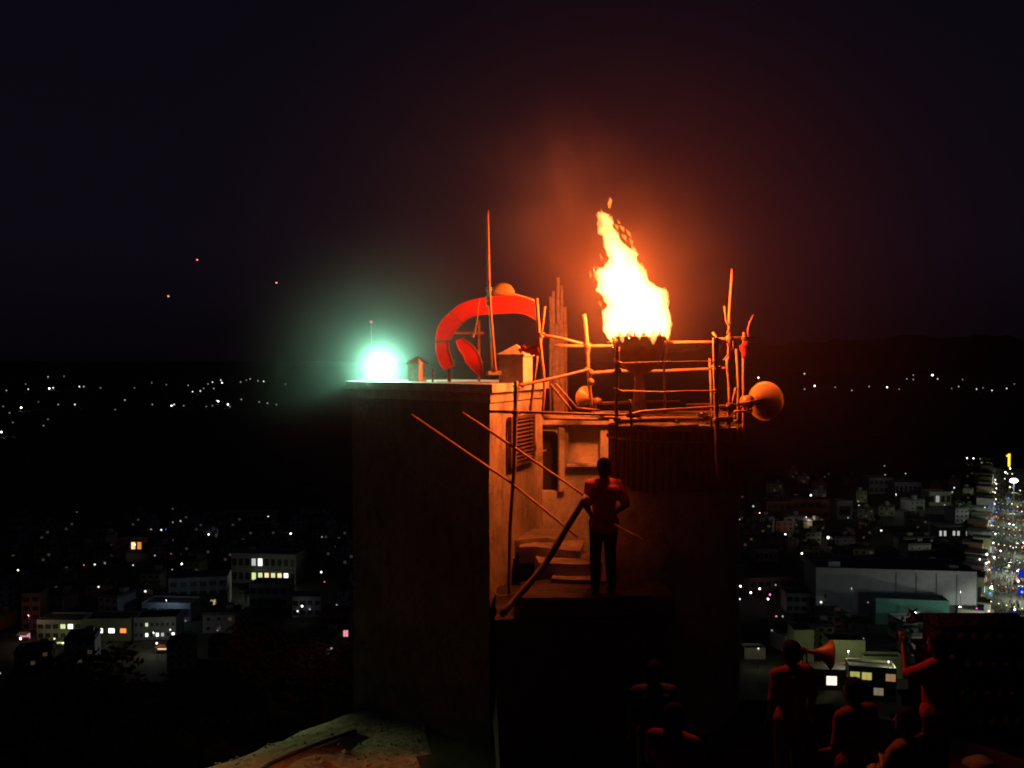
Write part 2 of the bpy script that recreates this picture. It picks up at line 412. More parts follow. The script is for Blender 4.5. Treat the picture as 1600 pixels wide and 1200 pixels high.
# ------------------------------------------------------------------ rough stone staircase and landing
stair = empty('stone_staircase', P(900, 900, 12.0), 0, 'rough stone steps climbing to the dark cabin doorway, some treads firelit', 'staircase')
treads = [(800, 872, 838, 12.95), (832, 905, 853, 12.55), (862, 931, 875, 12.15), (884, 928, 902, 11.85)]
for i, (p0, p1, py, Y) in enumerate(treads):
    a = P(p0, py, Y); b = P(p1, py, Y)
    bm = NB(); w = b.x - a.x + .25; box(bm, (0, 0, -.11), (w, .62, .22))
    bmesh.ops.subdivide_edges(bm, edges=bm.edges, cuts=3, use_grid_fill=True)
    for v in bm.verts: v.co += noise.noise_vector(v.co * 2.3 + Vector((i * 7, 0, 0))) * .05
    bm.transform(Matrix.Translation(((a.x + b.x) / 2 - .06, Y + .12, a.z)) @ Matrix.Rotation(R(random.uniform(-12, 12)), 4, 'Z'))
    link('step', bm, M_step, stair)
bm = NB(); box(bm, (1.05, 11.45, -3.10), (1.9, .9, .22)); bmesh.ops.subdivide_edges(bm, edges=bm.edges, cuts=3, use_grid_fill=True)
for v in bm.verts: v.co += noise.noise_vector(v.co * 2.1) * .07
link('landing', bm, M_stairshade, stair)
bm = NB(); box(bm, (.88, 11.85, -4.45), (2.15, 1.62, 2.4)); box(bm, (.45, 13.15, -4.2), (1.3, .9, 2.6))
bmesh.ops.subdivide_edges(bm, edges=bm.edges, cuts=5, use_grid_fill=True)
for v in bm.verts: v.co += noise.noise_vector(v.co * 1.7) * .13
link('stair_base', bm, M_stairshade, stair)

# ------------------------------------------------------------------ round stone drum that carries the fire deck
DC = Vector((2.36, 12.75)); DR = .88
drum = empty('round_stone_turret', (DC.x, DC.y, -5.4), 0, 'dark round masonry turret wrapped in corrugated sheets under the fire deck', 'turret')
bm = NB(); N = 64; prof = []
z = -6.0; rr_ = []
while z < -1.0:
    rr_.append((DR + .05 - .035 * (z + 6) / 5, z)); z += .1
rr_.append((DR, -.98))
lathe(bm, rr_, Matrix.Translation((DC.x, DC.y, 0)), N, close=True)
for v in bm.verts: 
    d_ = Vector((v.co.x - DC.x, v.co.y - DC.y, 0)); v.co += d_.normalized() * (.03 * noise.noise(v.co * 1.8) + .012 * noise.noise(v.co * 6))
link('wall', bm, M_stone, drum)
def corrugated(a0, a1, z0, z1, r, amp=.016, waves=4):
    bm = NB(); n = waves * 8; rows = []
    for zi in (z0, (z0 + z1) / 2, z1):
        row = []
        for k in range(n + 1):
            a = a0 + (a1 - a0) * k / n; q = r + amp * math.sin(2 * math.pi * waves * k / n) + (.02 if zi == z0 else 0)
            row.append(bm.verts.new((DC.x + q * math.sin(a), DC.y - q * math.cos(a), zi)))
        rows.append(row)
    for p, q in zip(rows, rows[1:]):
        for k in range(n): bm.faces.new((p[k], p[k + 1], q[k + 1], q[k]))
    bmesh.ops.solidify(bm, geom=bm.faces[:], thickness=.004)
    return bm
for i in range(14):
    a0 = -R(175) + i * R(25); link('corrugated_sheet', corrugated(a0 + R(1), a0 + R(25.5), -1.75 - .12 * random.random(), -.94, DR + .06 + .012 * (i % 2)), M_sheet, drum)
bm = NB(); lathe(bm, [(DR + .105, -1.12), (DR + .115, -1.12), (DR + .115, -1.09), (DR + .105, -1.09), (DR + .105, -1.12)], Matrix.Translation((DC.x, DC.y, 0)), 48)
link('batten', bm, M_bamboo_dark, drum)

# ------------------------------------------------------------------ bamboo scaffold round the fire (every pole is a part)
sc_root = empty('bamboo_scaffold', (1.9, 11.8, -1.0), 0, 'lashed bamboo scaffold with rails and a rough deck around the fire bowl', 'scaffold')
def pole(pts, r=.022, m=None, name='pole', root=None, **k):
    """pts: (px, py, Y) triples"""
    bm = NB(); bamboo(bm, [P(*p) for p in pts], r, **k)
    return link(name, bm, m or M_bamboo, root if root is not None else sc_root, smooth=True)
def knot(px, py, Y, s=.056, ax='Z'):
    c = P(px, py, Y); bm = NB()
    for j in range(4):
        pts = []
        o_ = Vector((random.uniform(-.012, .012), 0, (j - 1.5) * .012)); tilt = random.uniform(-.5, .5)
        for k in range(9):
            a = 2 * math.pi * k / 8; v = Vector((s * .8 * math.cos(a), s * .8 * math.sin(a), s * .55 * tilt * math.cos(a)))
            if ax == 'X': v = Vector((v.z, v.y, v.x))
            pts.append(c + o_ + v)
        tube(bm, pts, .010, 5)
    a = c + Vector((.01, -s * .8, -.01)); tube(bm, [a, a + Vector((.02, -.01, -.04)), a + Vector((.01, -.01, -.10 - .06 * random.random()))], [.006, .005, .003], 5)
    link('lashing', bm, M_rope, sc_root, smooth=True)
YF, YB = 11.35, 13.0      # front and back lines of the scaffold
# uprights
pole([(838, 466, 12.3), (842, 520, 12.3), (851, 605, 12.3), (848, 648, 12.3)], .026)
pole([(851, 479, 12.4), (845, 525, 12.4)], .018)
pole([(839, 556, 12.0), (828, 644, 12.0)], .022, M_bamboo_dark)
pole([(806, 595, 11.5), (803, 735, 11.5), (797, 828, 11.5), (795, 932, 11.5)], .030, M_bamboo_dark)
pole([(912, 491, 12.6), (917, 540, 12.6), (919, 580, 12.6), (925, 640, 12.6)], .032)
pole([(965, 542, YF), (964, 626, YF), (962, 748, YF)], .024, M_bamboo_dark)
pole([(984, 624, YF), (986, 670, YF), (985, 730, YF)], .018, M_bamboo_dark)
pole([(1117, 528, YF), (1120, 640, YF), (1122, 745, YF)], .036, M_bamboo_dark)
pole([(1145, 420, 12.2), (1140, 492, 12.2), (1139, 560, 12.2), (1140, 670, 12.2)], .024, wob=.012)
pole([(1163, 519, 12.1), (1162, 590, 12.1), (1161, 677, 12.1)], .022)
pole([(1132, 478, 12.0), (1133, 500, 12.0), (1139, 511, 12.0), (1136, 522, 12.0)], .017, wob=.012)
pole([(1136, 532, 11.8), (1139, 536, 11.8), (1138, 556, 11.8), (1131, 562, 11.8)], .015)
pole([(1179, 492, 12.0), (1173, 503, 12.0), (1169, 516, 12.0), (1171, 531, 12.0)], .018, wob=.012)
pole([(1150, 606, 11.7), (1143, 634, 11.7)], .020)
pole([(1137, 560, 11.6), (1141, 612, 11.6), (1138, 664, 11.6)], .028, M_bamboo_dark)
pole([(1150, 545, 12.5), (1153, 600, 12.5), (1152, 676, 12.5)], .022, M_bamboo_dark)
pole([(1109, 560, 12.9), (1112, 668, 12.9)], .020, M_bamboo_dark)
# top rail
pole([(845, 523, 12.4), (880, 529, 12.4), (910, 537, 12.5)], .022)
pole([(866, 540, 12.95), (955, 540, 12.95), (1036, 536, 12.9), (1116, 534, 12.7)], .022)
pole([(1118, 531, 12.1), (1147, 529, 12.0), (1178, 528, 12.0)], .026)
pole([(1114, 520, 11.9), (1124, 532, 11.8), (1132, 534, 11.8)], .018)
# middle rails
pole([(807, 604, 11.75), (860, 592, 12.0), (922, 577, 12.3)], .022)
pole([(924, 583, 12.9), (965, 580, 12.9), (1034, 580, 12.9), (1106, 577, 12.9), (1137, 575, 12.9)], .026)
pole([(970, 568, YF), (1028, 566, YF), (1080, 565, YF), (1128, 564, YF)], .010, M_rope)
pole([(968, 611, YF), (1030, 613, YF), (1072, 611, YF), (1126, 611, YF)], .012)
pole([(1108, 577, 12.0), (1118, 571, 11.9)], .015)
# long rail that ends under the horn speaker
pole([(762, 643, 11.45), (850, 645, 11.42), (985, 648, 11.4)], .020, M_bamboo_dark, wob=.004)
pole([(985, 647, 11.4), (1007, 643, 11.45), (1110, 636, 11.55), (1150, 633, 11.65), (1168, 629, 11.8), (1190, 624, 11.9)], .020, M_bamboo, wob=.004)
pole([(1147, 643, 11.9), (1176, 641, 12.0)], .018)
# deck edge poles and planks
pole([(940, 630, 12.2), (1000, 628, 12.2), (1062, 627, 12.2)], .022)
pole([(1072, 633, 12.5), (1110, 632, 12.5)], .020)
pole([(850, 652, 12.0), (932, 655, 12.0)], .028, M_bamboo_dark)
pole([(966, 657, 11.5), (1055, 655, 11.55), (1112, 654, 11.6)], .034)
pole([(990, 666, 11.5), (1040, 667, 11.5), (1092, 664, 11.5)], .022)
pole([(986, 673, 11.48), (1084, 673, 11.5)], .014)
pole([(860, 601, 12.1), (893, 641, 12.1)], .018)
pole([(868, 600, 12.3), (902, 638, 12.3)], .015)
pole([(902, 638, 12.2), (936, 641, 12.2)], .020)
for i in range(11):
    Y0 = 11.62 + i * .125; z = P(1000, 652, 11.6).z + random.uniform(-.012, .012)
    bm = NB(); x0 = 1.25 + random.uniform(-.12, .06); x1 = 2.95 + random.uniform(-.10, .14)
    box(bm, ((x0 + x1) / 2, Y0, z), (x1 - x0, .115, .032), random.uniform(-.012, .012)); bevel(bm, .004)
    link('deck_plank', bm, M_plank, sc_root)
for i in range(5):
    Y0 = 11.75 + i * .30; z = P(1000, 652, 11.6).z - .03
    bm = NB(); bamboo(bm, [(.42, Y0, z), (1.3, Y0 + .03, z - .01)], .019); link('pole', bm, M_bamboo_dark, sc_root, smooth=True)
for i in range(3):
    x = 1.4 + i * .75; z = P(1000, 652, 11.6).z - .05
    bm = NB(); bamboo(bm, [(x, 11.45, z), (x + .05, 13.3, z - .01)], .028); link('joist', bm, M_bamboo_dark, sc_root, smooth=True)
for k in ((844, 523, 12.3), (918, 540, 12.55), (920, 579, 12.5), (853, 594, 12.15), (808, 603, 11.55), (965, 568, YF), (965, 579, YF), (1120, 532, YF + .1),
          (1121, 576, YF), (1141, 529, 12.0), (1163, 529, 12.0), (1121, 655, YF), (965, 655, YF), (985, 648, 11.38), (1140, 633, 11.6), (1162, 632, 11.9),
          (1106, 652, 11.5), (806, 644, 11.45), (1121, 612, YF), (966, 611, YF), (1098, 648, 11.5), (996, 650, 11.45)):
    knot(*k)
# cloth bound round the right-hand upright, bundles of rag
bm = NB()
pts = [P(1164, 534 + i * 4.2, 12.08) + Vector((.012 * math.sin(i * 2), 0, 0)) for i in range(7)]
tube(bm, pts, [.03, .052, .060, .055, .058, .045, .03], 12, ripple=lambda i, a: 1 + .12 * math.sin(a * 5 + i))
link('cloth_binding', bm, M_red_cloth, sc_root, smooth=True)
# rough sticks and straw on the deck corner
for i in range(14):
    px = 1098 + random.uniform(0, 50); py = 640 + random.uniform(0, 26); bm = NB()
    a = P(px, py, 11.5 + random.uniform(0, .5)); b = a + Vector((random.uniform(-.22, .22), random.uniform(-.1, .1), random.uniform(-.07, .12)))
    tube(bm, [a, a.lerp(b, .5) + Vector((0, 0, random.uniform(-.02, .02))), b], [.010, .009, .006], 5); link('stick', bm, M_bamboo, sc_root)
# red cloth garland tied between turret cap and upright
bm = NB()
for j in range(7):
    a = P(813 + random.uniform(-3, 3), 545 + random.uniform(-4, 4), 12.45); b = P(846, 532 + random.uniform(-6, 22), 12.35)
    pts = [a.lerp(b, k / 6) + Vector((random.uniform(-.012, .012), random.uniform(-.02, .02), random.uniform(-.035, .025) - .04 * math.sin(k / 6 * math.pi))) for k in range(7)]
    tube(bm, pts, [.016, .024, .019, .026, .018, .023, .016], 7)
o = link('cloth_garland', bm, M_red_cloth, smooth=True); tag(o, 'crumpled red cloth garland tied between the firelit turret and a scaffold pole', 'garland')

# ------------------------------------------------------------------ poles that lean or stand apart from the scaffold
def lone(name, pts, r, label, cat, m=None, **k):
    bm = NB(); q = [P(*p) for p in pts]; bamboo(bm, q, r, **k)
    o = link(name, bm, m or M_bamboo, smooth=True); return tag(o, label, cat)
mast = empty('tall_pole', P(772, 584, 12.35), 0, 'tallest thin pole rising past the red curved sign', 'pole')
for pts, r in (([(762, 328, 12.4), (763, 400, 12.4), (765, 470, 12.4)], .020), ([(763, 436, 12.33), (767, 500, 12.33), (774, 580, 12.33)], .024), ([(766, 474, 12.42), (768, 578, 12.42)], .013)):
    bm = NB(); bamboo(bm, [P(*p) for p in pts[::-1]], r, taper=.85); link('pole_length', bm, M_bamboo, mast, smooth=True)
for py in (452, 466, 474):
    bm = NB(); tube(bm, [P(764, py - 3, 12.37), P(764, py + 3, 12.37)], .040, 10); link('lashing', bm, M_rope, mast)
bm = NB(); v = box(bm, (0, 0, 0), (.20, .12, .06), R(20)); bevel(bm, .01); bm.transform(Matrix.Translation(P(771, 583, 12.38))); link('foot_block', bm, M_stone, mast)
bm = NB(); bamboo(bm, [P(766, 455, 12.36), P(790, 456, 12.4), P(818, 464, 12.5), P(838, 471, 12.55)], .014); link('tie_stick', bm, M_bamboo, mast, smooth=True)
lone('brace_pole', [(642, 648, 11.9), (720, 701, 11.7), (795, 752, 11.5), (903, 840, 11.2)], .020, 'long thin pole slanting down across the dark wall to the stone steps', 'pole', wob=.004)
lone('brace_pole', [(722, 645, 11.7), (800, 697, 11.5), (916, 776, 11.1)], .019, 'thin pole slanting across the louvred shutter towards the standing man', 'pole', wob=.004)
lone('prop_pole', [(917, 774, 10.95), (887, 822, 10.9), (850, 885, 10.8), (783, 962, 10.6)], .037, 'thick dark pole leaning beside the standing man, its lower tip firelit', 'pole', M_bamboo_dark, taper=1.1)
lone('thin_stick', [(692, 852, 12.2), (704, 885, 12.1), (722, 940, 12.0)], .009, 'faint thin stick leaning on the dark tower wall', 'stick', M_bamboo_dark)
lone('short_stick', [(960, 820, 10.9), (985, 832, 10.8), (1005, 843, 10.8)], .012, 'short pale stick lying low at the hip of the standing man', 'stick')
bm = NB(); tube(bm, [P(769, 925, 11.2), P(780, 931, 11.2), P(795, 930, 11.2), P(806, 925, 11.2)], .010, 6)
tag(link('rope_loop', bm, M_rope), 'sagging loop of rope near the foot of the dark upright pole', 'rope')
bm = NB(); tube(bm, [P(750, 468, 12.3), P(747, 478, 12.3), P(746, 496, 12.3), P(743, 514, 12.3), P(739, 527, 12.3)], [.008, .008, .010, .012, .020], 6)
tag(link('hanging_rope', bm, M_rope), 'frayed rope hanging from the tall pole in front of the red sign', 'rope')

# bundle of upright poles behind the scaffold
bun = empty('pole_bundle', P(875, 640, 16.6), 0, 'tall bundle of upright poles standing behind the scaffold', 'pole bundle')
for (x0, y0, x1, r) in ((860, 464, 862, .045), (865, 455, 867, .05), (872, 434, 875, .07), (877, 446, 879, .055), (883, 480, 884, .05), (869, 505, 871, .09), (878, 500, 878, .09)):
    bm = NB(); bamboo(bm, [P(x1, 665, 16.6 + random.uniform(-.1, .1)), P((x0 + x1) / 2, 560, 16.6), P(x0, y0, 16.6)], r, taper=.4 if y0 < 450 else .6, wob=.01)
    link('pole', bm, M_bamboo_dark, bun, smooth=True)

# ------------------------------------------------------------------ red curved emblem sign on the roof, yellow dome on top
sign = empty('curved_emblem', P(765, 590, 13.2), 0, 'large red painted curling emblem sign with a yellow dome standing on the tower roof', 'sign')
YS = 13.2
def band(outer, inner, name, m=M_red, th=.10, rim=True):
    def sm(a, n=10):    # Catmull-Rom
        out = []
        for i in range(len(a) - 1):
            p0, p1, p2, p3 = [Vector(a[max(0, min(len(a) - 1, i + d))]) for d in (-1, 0, 1, 2)]
            for k in range(n):
                t = k / n
                out.append(.5 * ((2 * p1) + (p2 - p0) * t + (2 * p0 - 5 * p1 + 4 * p2 - p3) * t * t + (3 * p1 - p0 - 3 * p2 + p3) * t ** 3))
        out.append(Vector(a[-1])); return out
    o_, i_ = sm(outer), sm(inner)
    n = min(len(o_), len(i_)) ; bm = NB(); q = []
    for k in range(n):
        a = P(o_[k].x, o_[k].y, YS); b = P(i_[k].x, i_[k].y, YS)
        q.append([bm.verts.new(a), bm.verts.new(b), bm.verts.new(b + Vector((0, th, 0))), bm.verts.new(a + Vector((0, th, 0)))])
    for s, t in zip(q, q[1:]):
        for j in range(4): bm.faces.new((s[j], s[(j + 1) % 4], t[(j + 1) % 4], t[j]))
    bm.faces.new(q[0]); bm.faces.new(q[-1][::-1])
    link(name, bm, m, sign)
    if rim:
        for edge, nm in ((o_, 'edge_trim'), (i_, 'edge_trim')):
            bm = NB(); tube(bm, [P(p.x, p.y, YS - .006) for p in edge[:n]], .007, 6); link(nm, bm, M_red_rim, sign, smooth=True)
band([(838, 470), (822, 464), (800, 462), (768, 463)], [(837, 500), (820, 491), (800, 489), (768, 491)], 'band_panel')
band([(767, 464), (740, 468), (718, 476), (703, 488)], [(767, 491), (748, 492), (732, 497), (722, 505)], 'band_panel')
band([(702, 489), (690, 501), (683, 516), (681, 532)], [(721, 506), (712, 516), (706, 526), (701, 532)], 'band_panel')
band([(681, 535), (682, 552), (687, 568), (695, 578)], [(700, 535), (702, 548), (706, 560), (710, 571)], 'band_panel')
band([(722, 528), (738, 540), (748, 554), (754, 572), (754, 588)], [(712, 532), (716, 544), (724, 556), (728, 566), (746, 586)], 'inner_petal')
bm = NB()
for px in (700, 748): box(bm, (P(px, 585, YS).x, YS + .16, (ZT + P(px, 500, YS).z) / 2), (.035, .035, P(px, 500, YS).z - ZT))
box(bm, (P(724, 500, YS).x, YS + .13, P(724, 520, YS).z), (.6, .03, .035)); link('support_frame', bm, M_iron, sign)
for px in (676, 703):
    p = P(px, 584, 13.0); bm = NB(); tube(bm, [(p.x, p.y, ZT), (p.x + .01, p.y, P(px, 576, 13.0).z)], .014, 6)
    o = link('rebar_stub', bm, M_iron); tag(o, 'short iron stub sticking up from the roof slab by the red sign' if px == 676 else 'short iron stub under the left curl of the red sign', 'stub')
bm = NB(); YD = YS + .12; M_ = Matrix.Translation(P(786, 463, YD)) @ Matrix.Diagonal((1, .35, 1, 1)); k_ = YD / F
lathe(bm, [(.001, 21 * k_), (7 * k_, 20 * k_), (13 * k_, 16.5 * k_), (17.5 * k_, 10 * k_), (19.5 * k_, 3 * k_), (20 * k_, 0)], M_, 32); o = link('dome_cap', bm, M_yellow, sign, smooth=True); tag(o, 'dull yellow dome on top of the red band')
bm = NB(); lathe(bm, [(20 * k_, .4 * k_), (27 * k_, -2 * k_), (34 * k_, -5 * k_), (34 * k_, -7 * k_), (20 * k_, -5 * k_), (20 * k_, .4 * k_)], M_, 32); link('dome_brim', bm, M_yellow, sign, smooth=True)

# ------------------------------------------------------------------ fire bowl, stand, flame
FB = P(999, 527, 12.2)
FBX = FB.x
bowl = empty('fire_bowl', (FB.x, FB.y, FB.z - .55), 0, 'sooty copper bowl holding the blazing fire above the deck', 'bowl')
bm = NB(); lathe(bm, [(.02, -.50), (.11, -.485), (.20, -.43), (.275, -.34), (.325, -.22), (.345, -.10), (.335, -.02), (.355, .01), (.335, .012), (.315, -.02), (.32, -.12), (.25, -.31), (.02, -.42)], Matrix.Translation(FB), 36)
for v in bm.verts: v.co += noise.noise_vector(v.co * 5) * .008
link('vessel', bm, M_copper, bowl, smooth=True)
bm = NB(); pts = [FB + Vector((.352 * math.cos(k / 32 * 2 * math.pi), .352 * math.sin(k / 32 * 2 * math.pi), 0)) for k in range(33)]; tube(bm, pts, .012, 8); link('rim', bm, M_copper, bowl, smooth=True)
for s in (-1, 1):
    bm = NB(); tube(bm, [FB + Vector((s * .36, -.07, -.07)), FB + Vector((s * .45, -.05, -.07)), FB + Vector((s * .45, .05, -.07)), FB + Vector((s * .36, .07, -.07))], .012, 6); link('handle', bm, M_copper, bowl, smooth=True)
for i in range(16):
    a = random.uniform(0, 6.28); bm = NB(); q = FB + Vector((.2 * math.cos(a), .2 * math.sin(a), -.12))
    tube(bm, [q, q + Vector((.14 * math.cos(a), .14 * math.sin(a), .10 + .07 * random.random()))], [.025, .016], 6); link('charred_wood', bm, M_iron_dk, bowl)
for i in range(15):
    a = R(200) + R(140) * i / 14; rr = .315 + .02 * math.sin(i * 2.3); q = FB + Vector((rr * math.cos(a), rr * math.sin(a), -.03)); hgt = (.05, .13, .07, .03, .15, .09, .02, .12, .06, .14, .03, .08, .11, .04, .06)[i]
    bm = NB(); tube(bm, [q, q + Vector((.02 * math.sin(i * 3), 0, hgt * .5)), q + Vector((.03 * math.sin(i * 5), .01, hgt))], [.042, .034, .010], 7)
    for v in bm.verts: v.co += noise.noise_vector(v.co * 14) * .014
    link('charred_wood', bm, M_iron_dk, bowl)
std = empty('bowl_stand', (FB.x, FB.y, P(1000, 652, 11.6).z + .02), 0, 'rough splayed wooden stand under the copper fire bowl', 'stand')
zd = P(1000, 652, 11.6).z + .018
for a in (R(200), R(340), R(90)):
    bm = NB(); bamboo(bm, [FB + Vector((.40 * math.cos(a), .40 * math.sin(a), .0)), FB + Vector((.33 * math.cos(a), .33 * math.sin(a), -.36)), Vector((FB.x + .36 * math.cos(a), FB.y + .36 * math.sin(a), zd))], .020); link('leg', bm, M_bamboo, std, smooth=True)
for a, b in ((R(200), R(340)), (R(340), R(90)), (R(90), R(200))):
    bm = NB(); bamboo(bm, [FB + Vector((.38 * math.cos(a), .38 * math.sin(a), -.30)), FB + Vector((.05 * math.cos(a) + .05 * math.cos(b), .05 * math.sin(a) + .05 * math.sin(b), -.53)), FB + Vector((.38 * math.cos(b), .38 * math.sin(b), -.30))], .016); link('brace', bm, M_bamboo, std, smooth=True)
bm = NB(); tube(bm, [FB + Vector((0, 0, -.52)), Vector((FB.x, FB.y, zd))], [.06, .11], 10); link('centre_post', bm, M_bamboo_dark, std)

YFL = 12.2
def flame_mesh():
    rows = [(534, 955, 962), (527, 949, 1046), (515, 943, 1047), (500, 942, 1047), (488, 941, 1045), (478, 949, 1043), (466, 944, 1042), (454, 931, 1040),
            (446, 934, 1022), (436, 934, 1012), (424, 933, 1006), (417, 946, 1001), (404, 951, 996), (392, 946, 988), (380, 943, 974), (368, 941, 967), (356, 940, 960), (344, 936, 955), (337, 936, 950), (331, 934, 944)]
    bm = NB(); k = YFL / F; rings = []; seg = 40
    for (py, x0, x1) in rows:
        c = P((x0 + x1) / 2, py, YFL); h = (x1 - x0) / 2 * k; h = max(h, .012); ring = []
        for j in range(seg):
            a = 2 * math.pi * j / seg
            q = 1 + .13 * noise.noise((math.cos(a) * 1.9, math.sin(a) * 1.9, py * .035)) * 2 * abs(math.sin(a)) + .07 * noise.noise((math.cos(a) * 5, math.sin(a) * 5, py * .08))
            ring.append(bm.verts.new(c + Vector((h * math.cos(a) * q, min(h, .34) * .85 * math.sin(a) * q, .012 * noise.noise((a, py, 3))))))
        rings.append(ring)
    for a, b in zip(rings, rings[1:]):
        for j in range(seg): bm.faces.new((a[j], a[(j + 1) % seg], b[(j + 1) % seg], b[j]))
    bm.faces.new(rings[0]); bm.faces.new(rings[-1])
    def tongue(pts, r, dy=0):
        q = [P(x, y, YFL + dy) for x, y in pts]; n = len(q)
        rad = [r * k * (math.sin(math.pi * (.15 + .85 * (1 - i / (n - 1)))) ** .8 + .03) for i in range(n)]
        rad = [r * k * (.55 + .45 * math.sin(math.pi * min(1, i / (n - 1) * 1.4))) * (1 - (i / (n - 1)) ** 1.7) + .004 for i in range(n)]
        tube(bm, q, rad, 10)
    # lobes to the left, ragged tips above, drips over the bowl's lip
    for t_ in (([(965, 452), (950, 446), (938, 440), (930, 428), (926, 416)], 9, -.05), ([(962, 460), (945, 455), (934, 453), (928, 450)], 8, .1),
               ([(965, 492), (950, 488), (943, 486), (939, 482)], 7, -.1), ([(958, 430), (945, 424), (934, 420), (927, 417)], 7, .05),
               ([(948, 372), (941, 360), (936, 345), (931, 334)], 8, 0), ([(950, 360), (953, 348), (955, 341), (954, 333)], 7, .03),
               ([(1030, 480), (1038, 468), (1041, 458), (1042, 451)], 10, 0), ([(1018, 462), (1028, 456), (1036, 452), (1041, 449)], 8, -.08),
               ([(990, 410), (992, 398), (990, 388), (987, 381)], 7, .02), ([(1002, 432), (1005, 420), (1001, 410)], 8, -.08),
               ([(956, 498), (952, 515), (955, 532), (958, 544)], 10, -.10), ([(972, 500), (971, 516), (973, 536)], 11, -.42), ([(986, 500), (984, 514), (983, 533)], 11, -.47),
               ([(1000, 500), (999, 518), (1001, 534)], 12, -.48), ([(1012, 500), (1015, 514), (1014, 532)], 10, -.46), ([(1024, 500), (1022, 520), (1020, 541)], 11, -.42),
               ([(1036, 496), (1036, 512), (1034, 531)], 11, -.30), ([(1042, 494), (1046, 508), (1046, 520)], 8, -.08), ([(992, 496), (992, 512), (991, 522)], 13, -.36), ([(1007, 496), (1007, 510), (1008, 521)], 13, -.36), ([(964, 498), (963, 512), (965, 524)], 12, -.26),
               ([(978, 440), (970, 420), (966, 400), (958, 380), (955, 362)], 14, -.18), ([(1005, 470), (998, 448), (990, 430), (984, 412)], 16, -.22),
               ([(975, 480), (965, 460), (958, 448), (950, 440)], 13, -.25), ([(1020, 490), (1016, 470), (1010, 455), (1002, 440)], 14, .2)):
        tongue(*t_)
    return bm
M_flame = volume('flame', em=(1.0, .38, .088), em_strength=25)
fire = empty('fire', (FB.x, FB.y, FB.z), 0, 'tall bright orange and yellow flames leaning left out of the bowl', 'fire')
def flame_part(name, bm, vox, m):
    o = link(name, bm, m, fire)
    md = o.modifiers.new('remesh', 'REMESH'); md.mode = 'VOXEL'; md.voxel_size = vox; md.adaptivity = 0
    tx = bpy.data.textures.new('flame_turbulence', 'CLOUDS'); tx.noise_scale = .085; tx.noise_depth = 3
    d = o.modifiers.new('displace', 'DISPLACE'); d.texture = tx; d.strength = .085; d.mid_level = .52; d.texture_coords = 'LOCAL'
    s = o.modifiers.new('smooth', 'SMOOTH'); s.factor = .4; s.iterations = 1
    return o
flame_part('flame_body', flame_mesh(), .014, M_flame)
M_wisp = volume('thin_flame', em=(1.0, .28, .035), em_strength=26)
def wisp(pts, r):
    bm = NB(); q = [P(x, y, YFL + .05) for x, y in pts]; n = len(q)
    tube(bm, q, [r * YFL / F * math.sin(math.pi * (.12 + .80 * i / (n - 1))) for i in range(n)], 8); link('flame_wisp', bm, M_wisp, fire, smooth=True)
wisp([(953, 326), (952, 319), (954, 313), (953, 308)], 3.6)
for p, r in (([(960, 350), (964, 354), (966, 360)], 3.0), ([(968, 352), (973, 357), (975, 363)], 3.2), ([(971, 366), (976, 370), (979, 377)], 3.4),
             ([(978, 358), (983, 365), (986, 372)], 2.8), ([(983, 372), (987, 378), (988, 386)], 2.8), ([(965, 343), (967, 348), (970, 350)], 2.2), ([(939, 326), (941, 332), (940, 338)], 2.0),
             ([(921, 424), (923, 430), (922, 436)], 2.2), ([(937, 396), (940, 402), (939, 408)], 2.2), ([(935, 470), (938, 474), (940, 480)], 2.4)):
    wisp(p, r)
for (px, py, dy, w, rad) in ((985, 470, -.05, 760, .22), (962, 415, .05, 350, .14), (1005, 500, -.25, 380, .14)):
    p = P(px, py, YFL + dy); point('fire_glow', p - fire.location, w, ORANGE, rad, fire)

# ------------------------------------------------------------------ smoke that hangs round the fire, bloom mist added round the floodlight
FL_ = P(597, 576, 13.85)
def soft_volume(name, color, dens, aniso=.2, power=2.0, nscale=0, nmix=0):
    m = bpy.data.materials.new(name); m.use_nodes = True; t = m.node_tree; n = t.nodes; l = t.links; n.clear()
    o_ = n.new('ShaderNodeOutputMaterial'); v = n.new('ShaderNodeVolumePrincipled'); l.new(v.outputs[0], o_.inputs['Volume'])
    v.inputs['Color'].default_value = (*color, 1); v.inputs['Anisotropy'].default_value = aniso
    co = n.new('ShaderNodeTexCoord'); ln = n.new('ShaderNodeVectorMath'); ln.operation = 'LENGTH'; l.new(co.outputs['Object'], ln.inputs[0])
    mr = n.new('ShaderNodeMapRange'); mr.inputs['From Min'].default_value = 1.0; mr.inputs['From Max'].default_value = 0.0; l.new(ln.outputs['Value'], mr.inputs['Value'])
    pw = n.new('ShaderNodeMath'); pw.operation = 'POWER'; pw.inputs[1].default_value = power; l.new(mr.outputs[0], pw.inputs[0])
    mu = n.new('ShaderNodeMath'); mu.operation = 'MULTIPLY'; mu.inputs[1].default_value = dens; l.new(pw.outputs[0], mu.inputs[0]); last = mu
    if nscale:
        nz = n.new('ShaderNodeTexNoise'); nz.inputs['Scale'].default_value = nscale; nz.inputs['Detail'].default_value = 2; l.new(co.outputs['Object'], nz.inputs['Vector'])
        r2 = n.new('ShaderNodeMapRange'); r2.inputs['From Min'].default_value = .40; r2.inputs['From Max'].default_value = .66; r2.inputs['To Min'].default_value = 1 - nmix; r2.inputs['To Max'].default_value = 1 + nmix; l.new(nz.outputs['Fac'], r2.inputs['Value'])
        m2 = n.new('ShaderNodeMath'); m2.operation = 'MULTIPLY'; l.new(mu.outputs[0], m2.inputs[0]); l.new(r2.outputs[0], m2.inputs[1]); last = m2
    l.new(last.outputs[0], v.inputs['Density'])
    return m
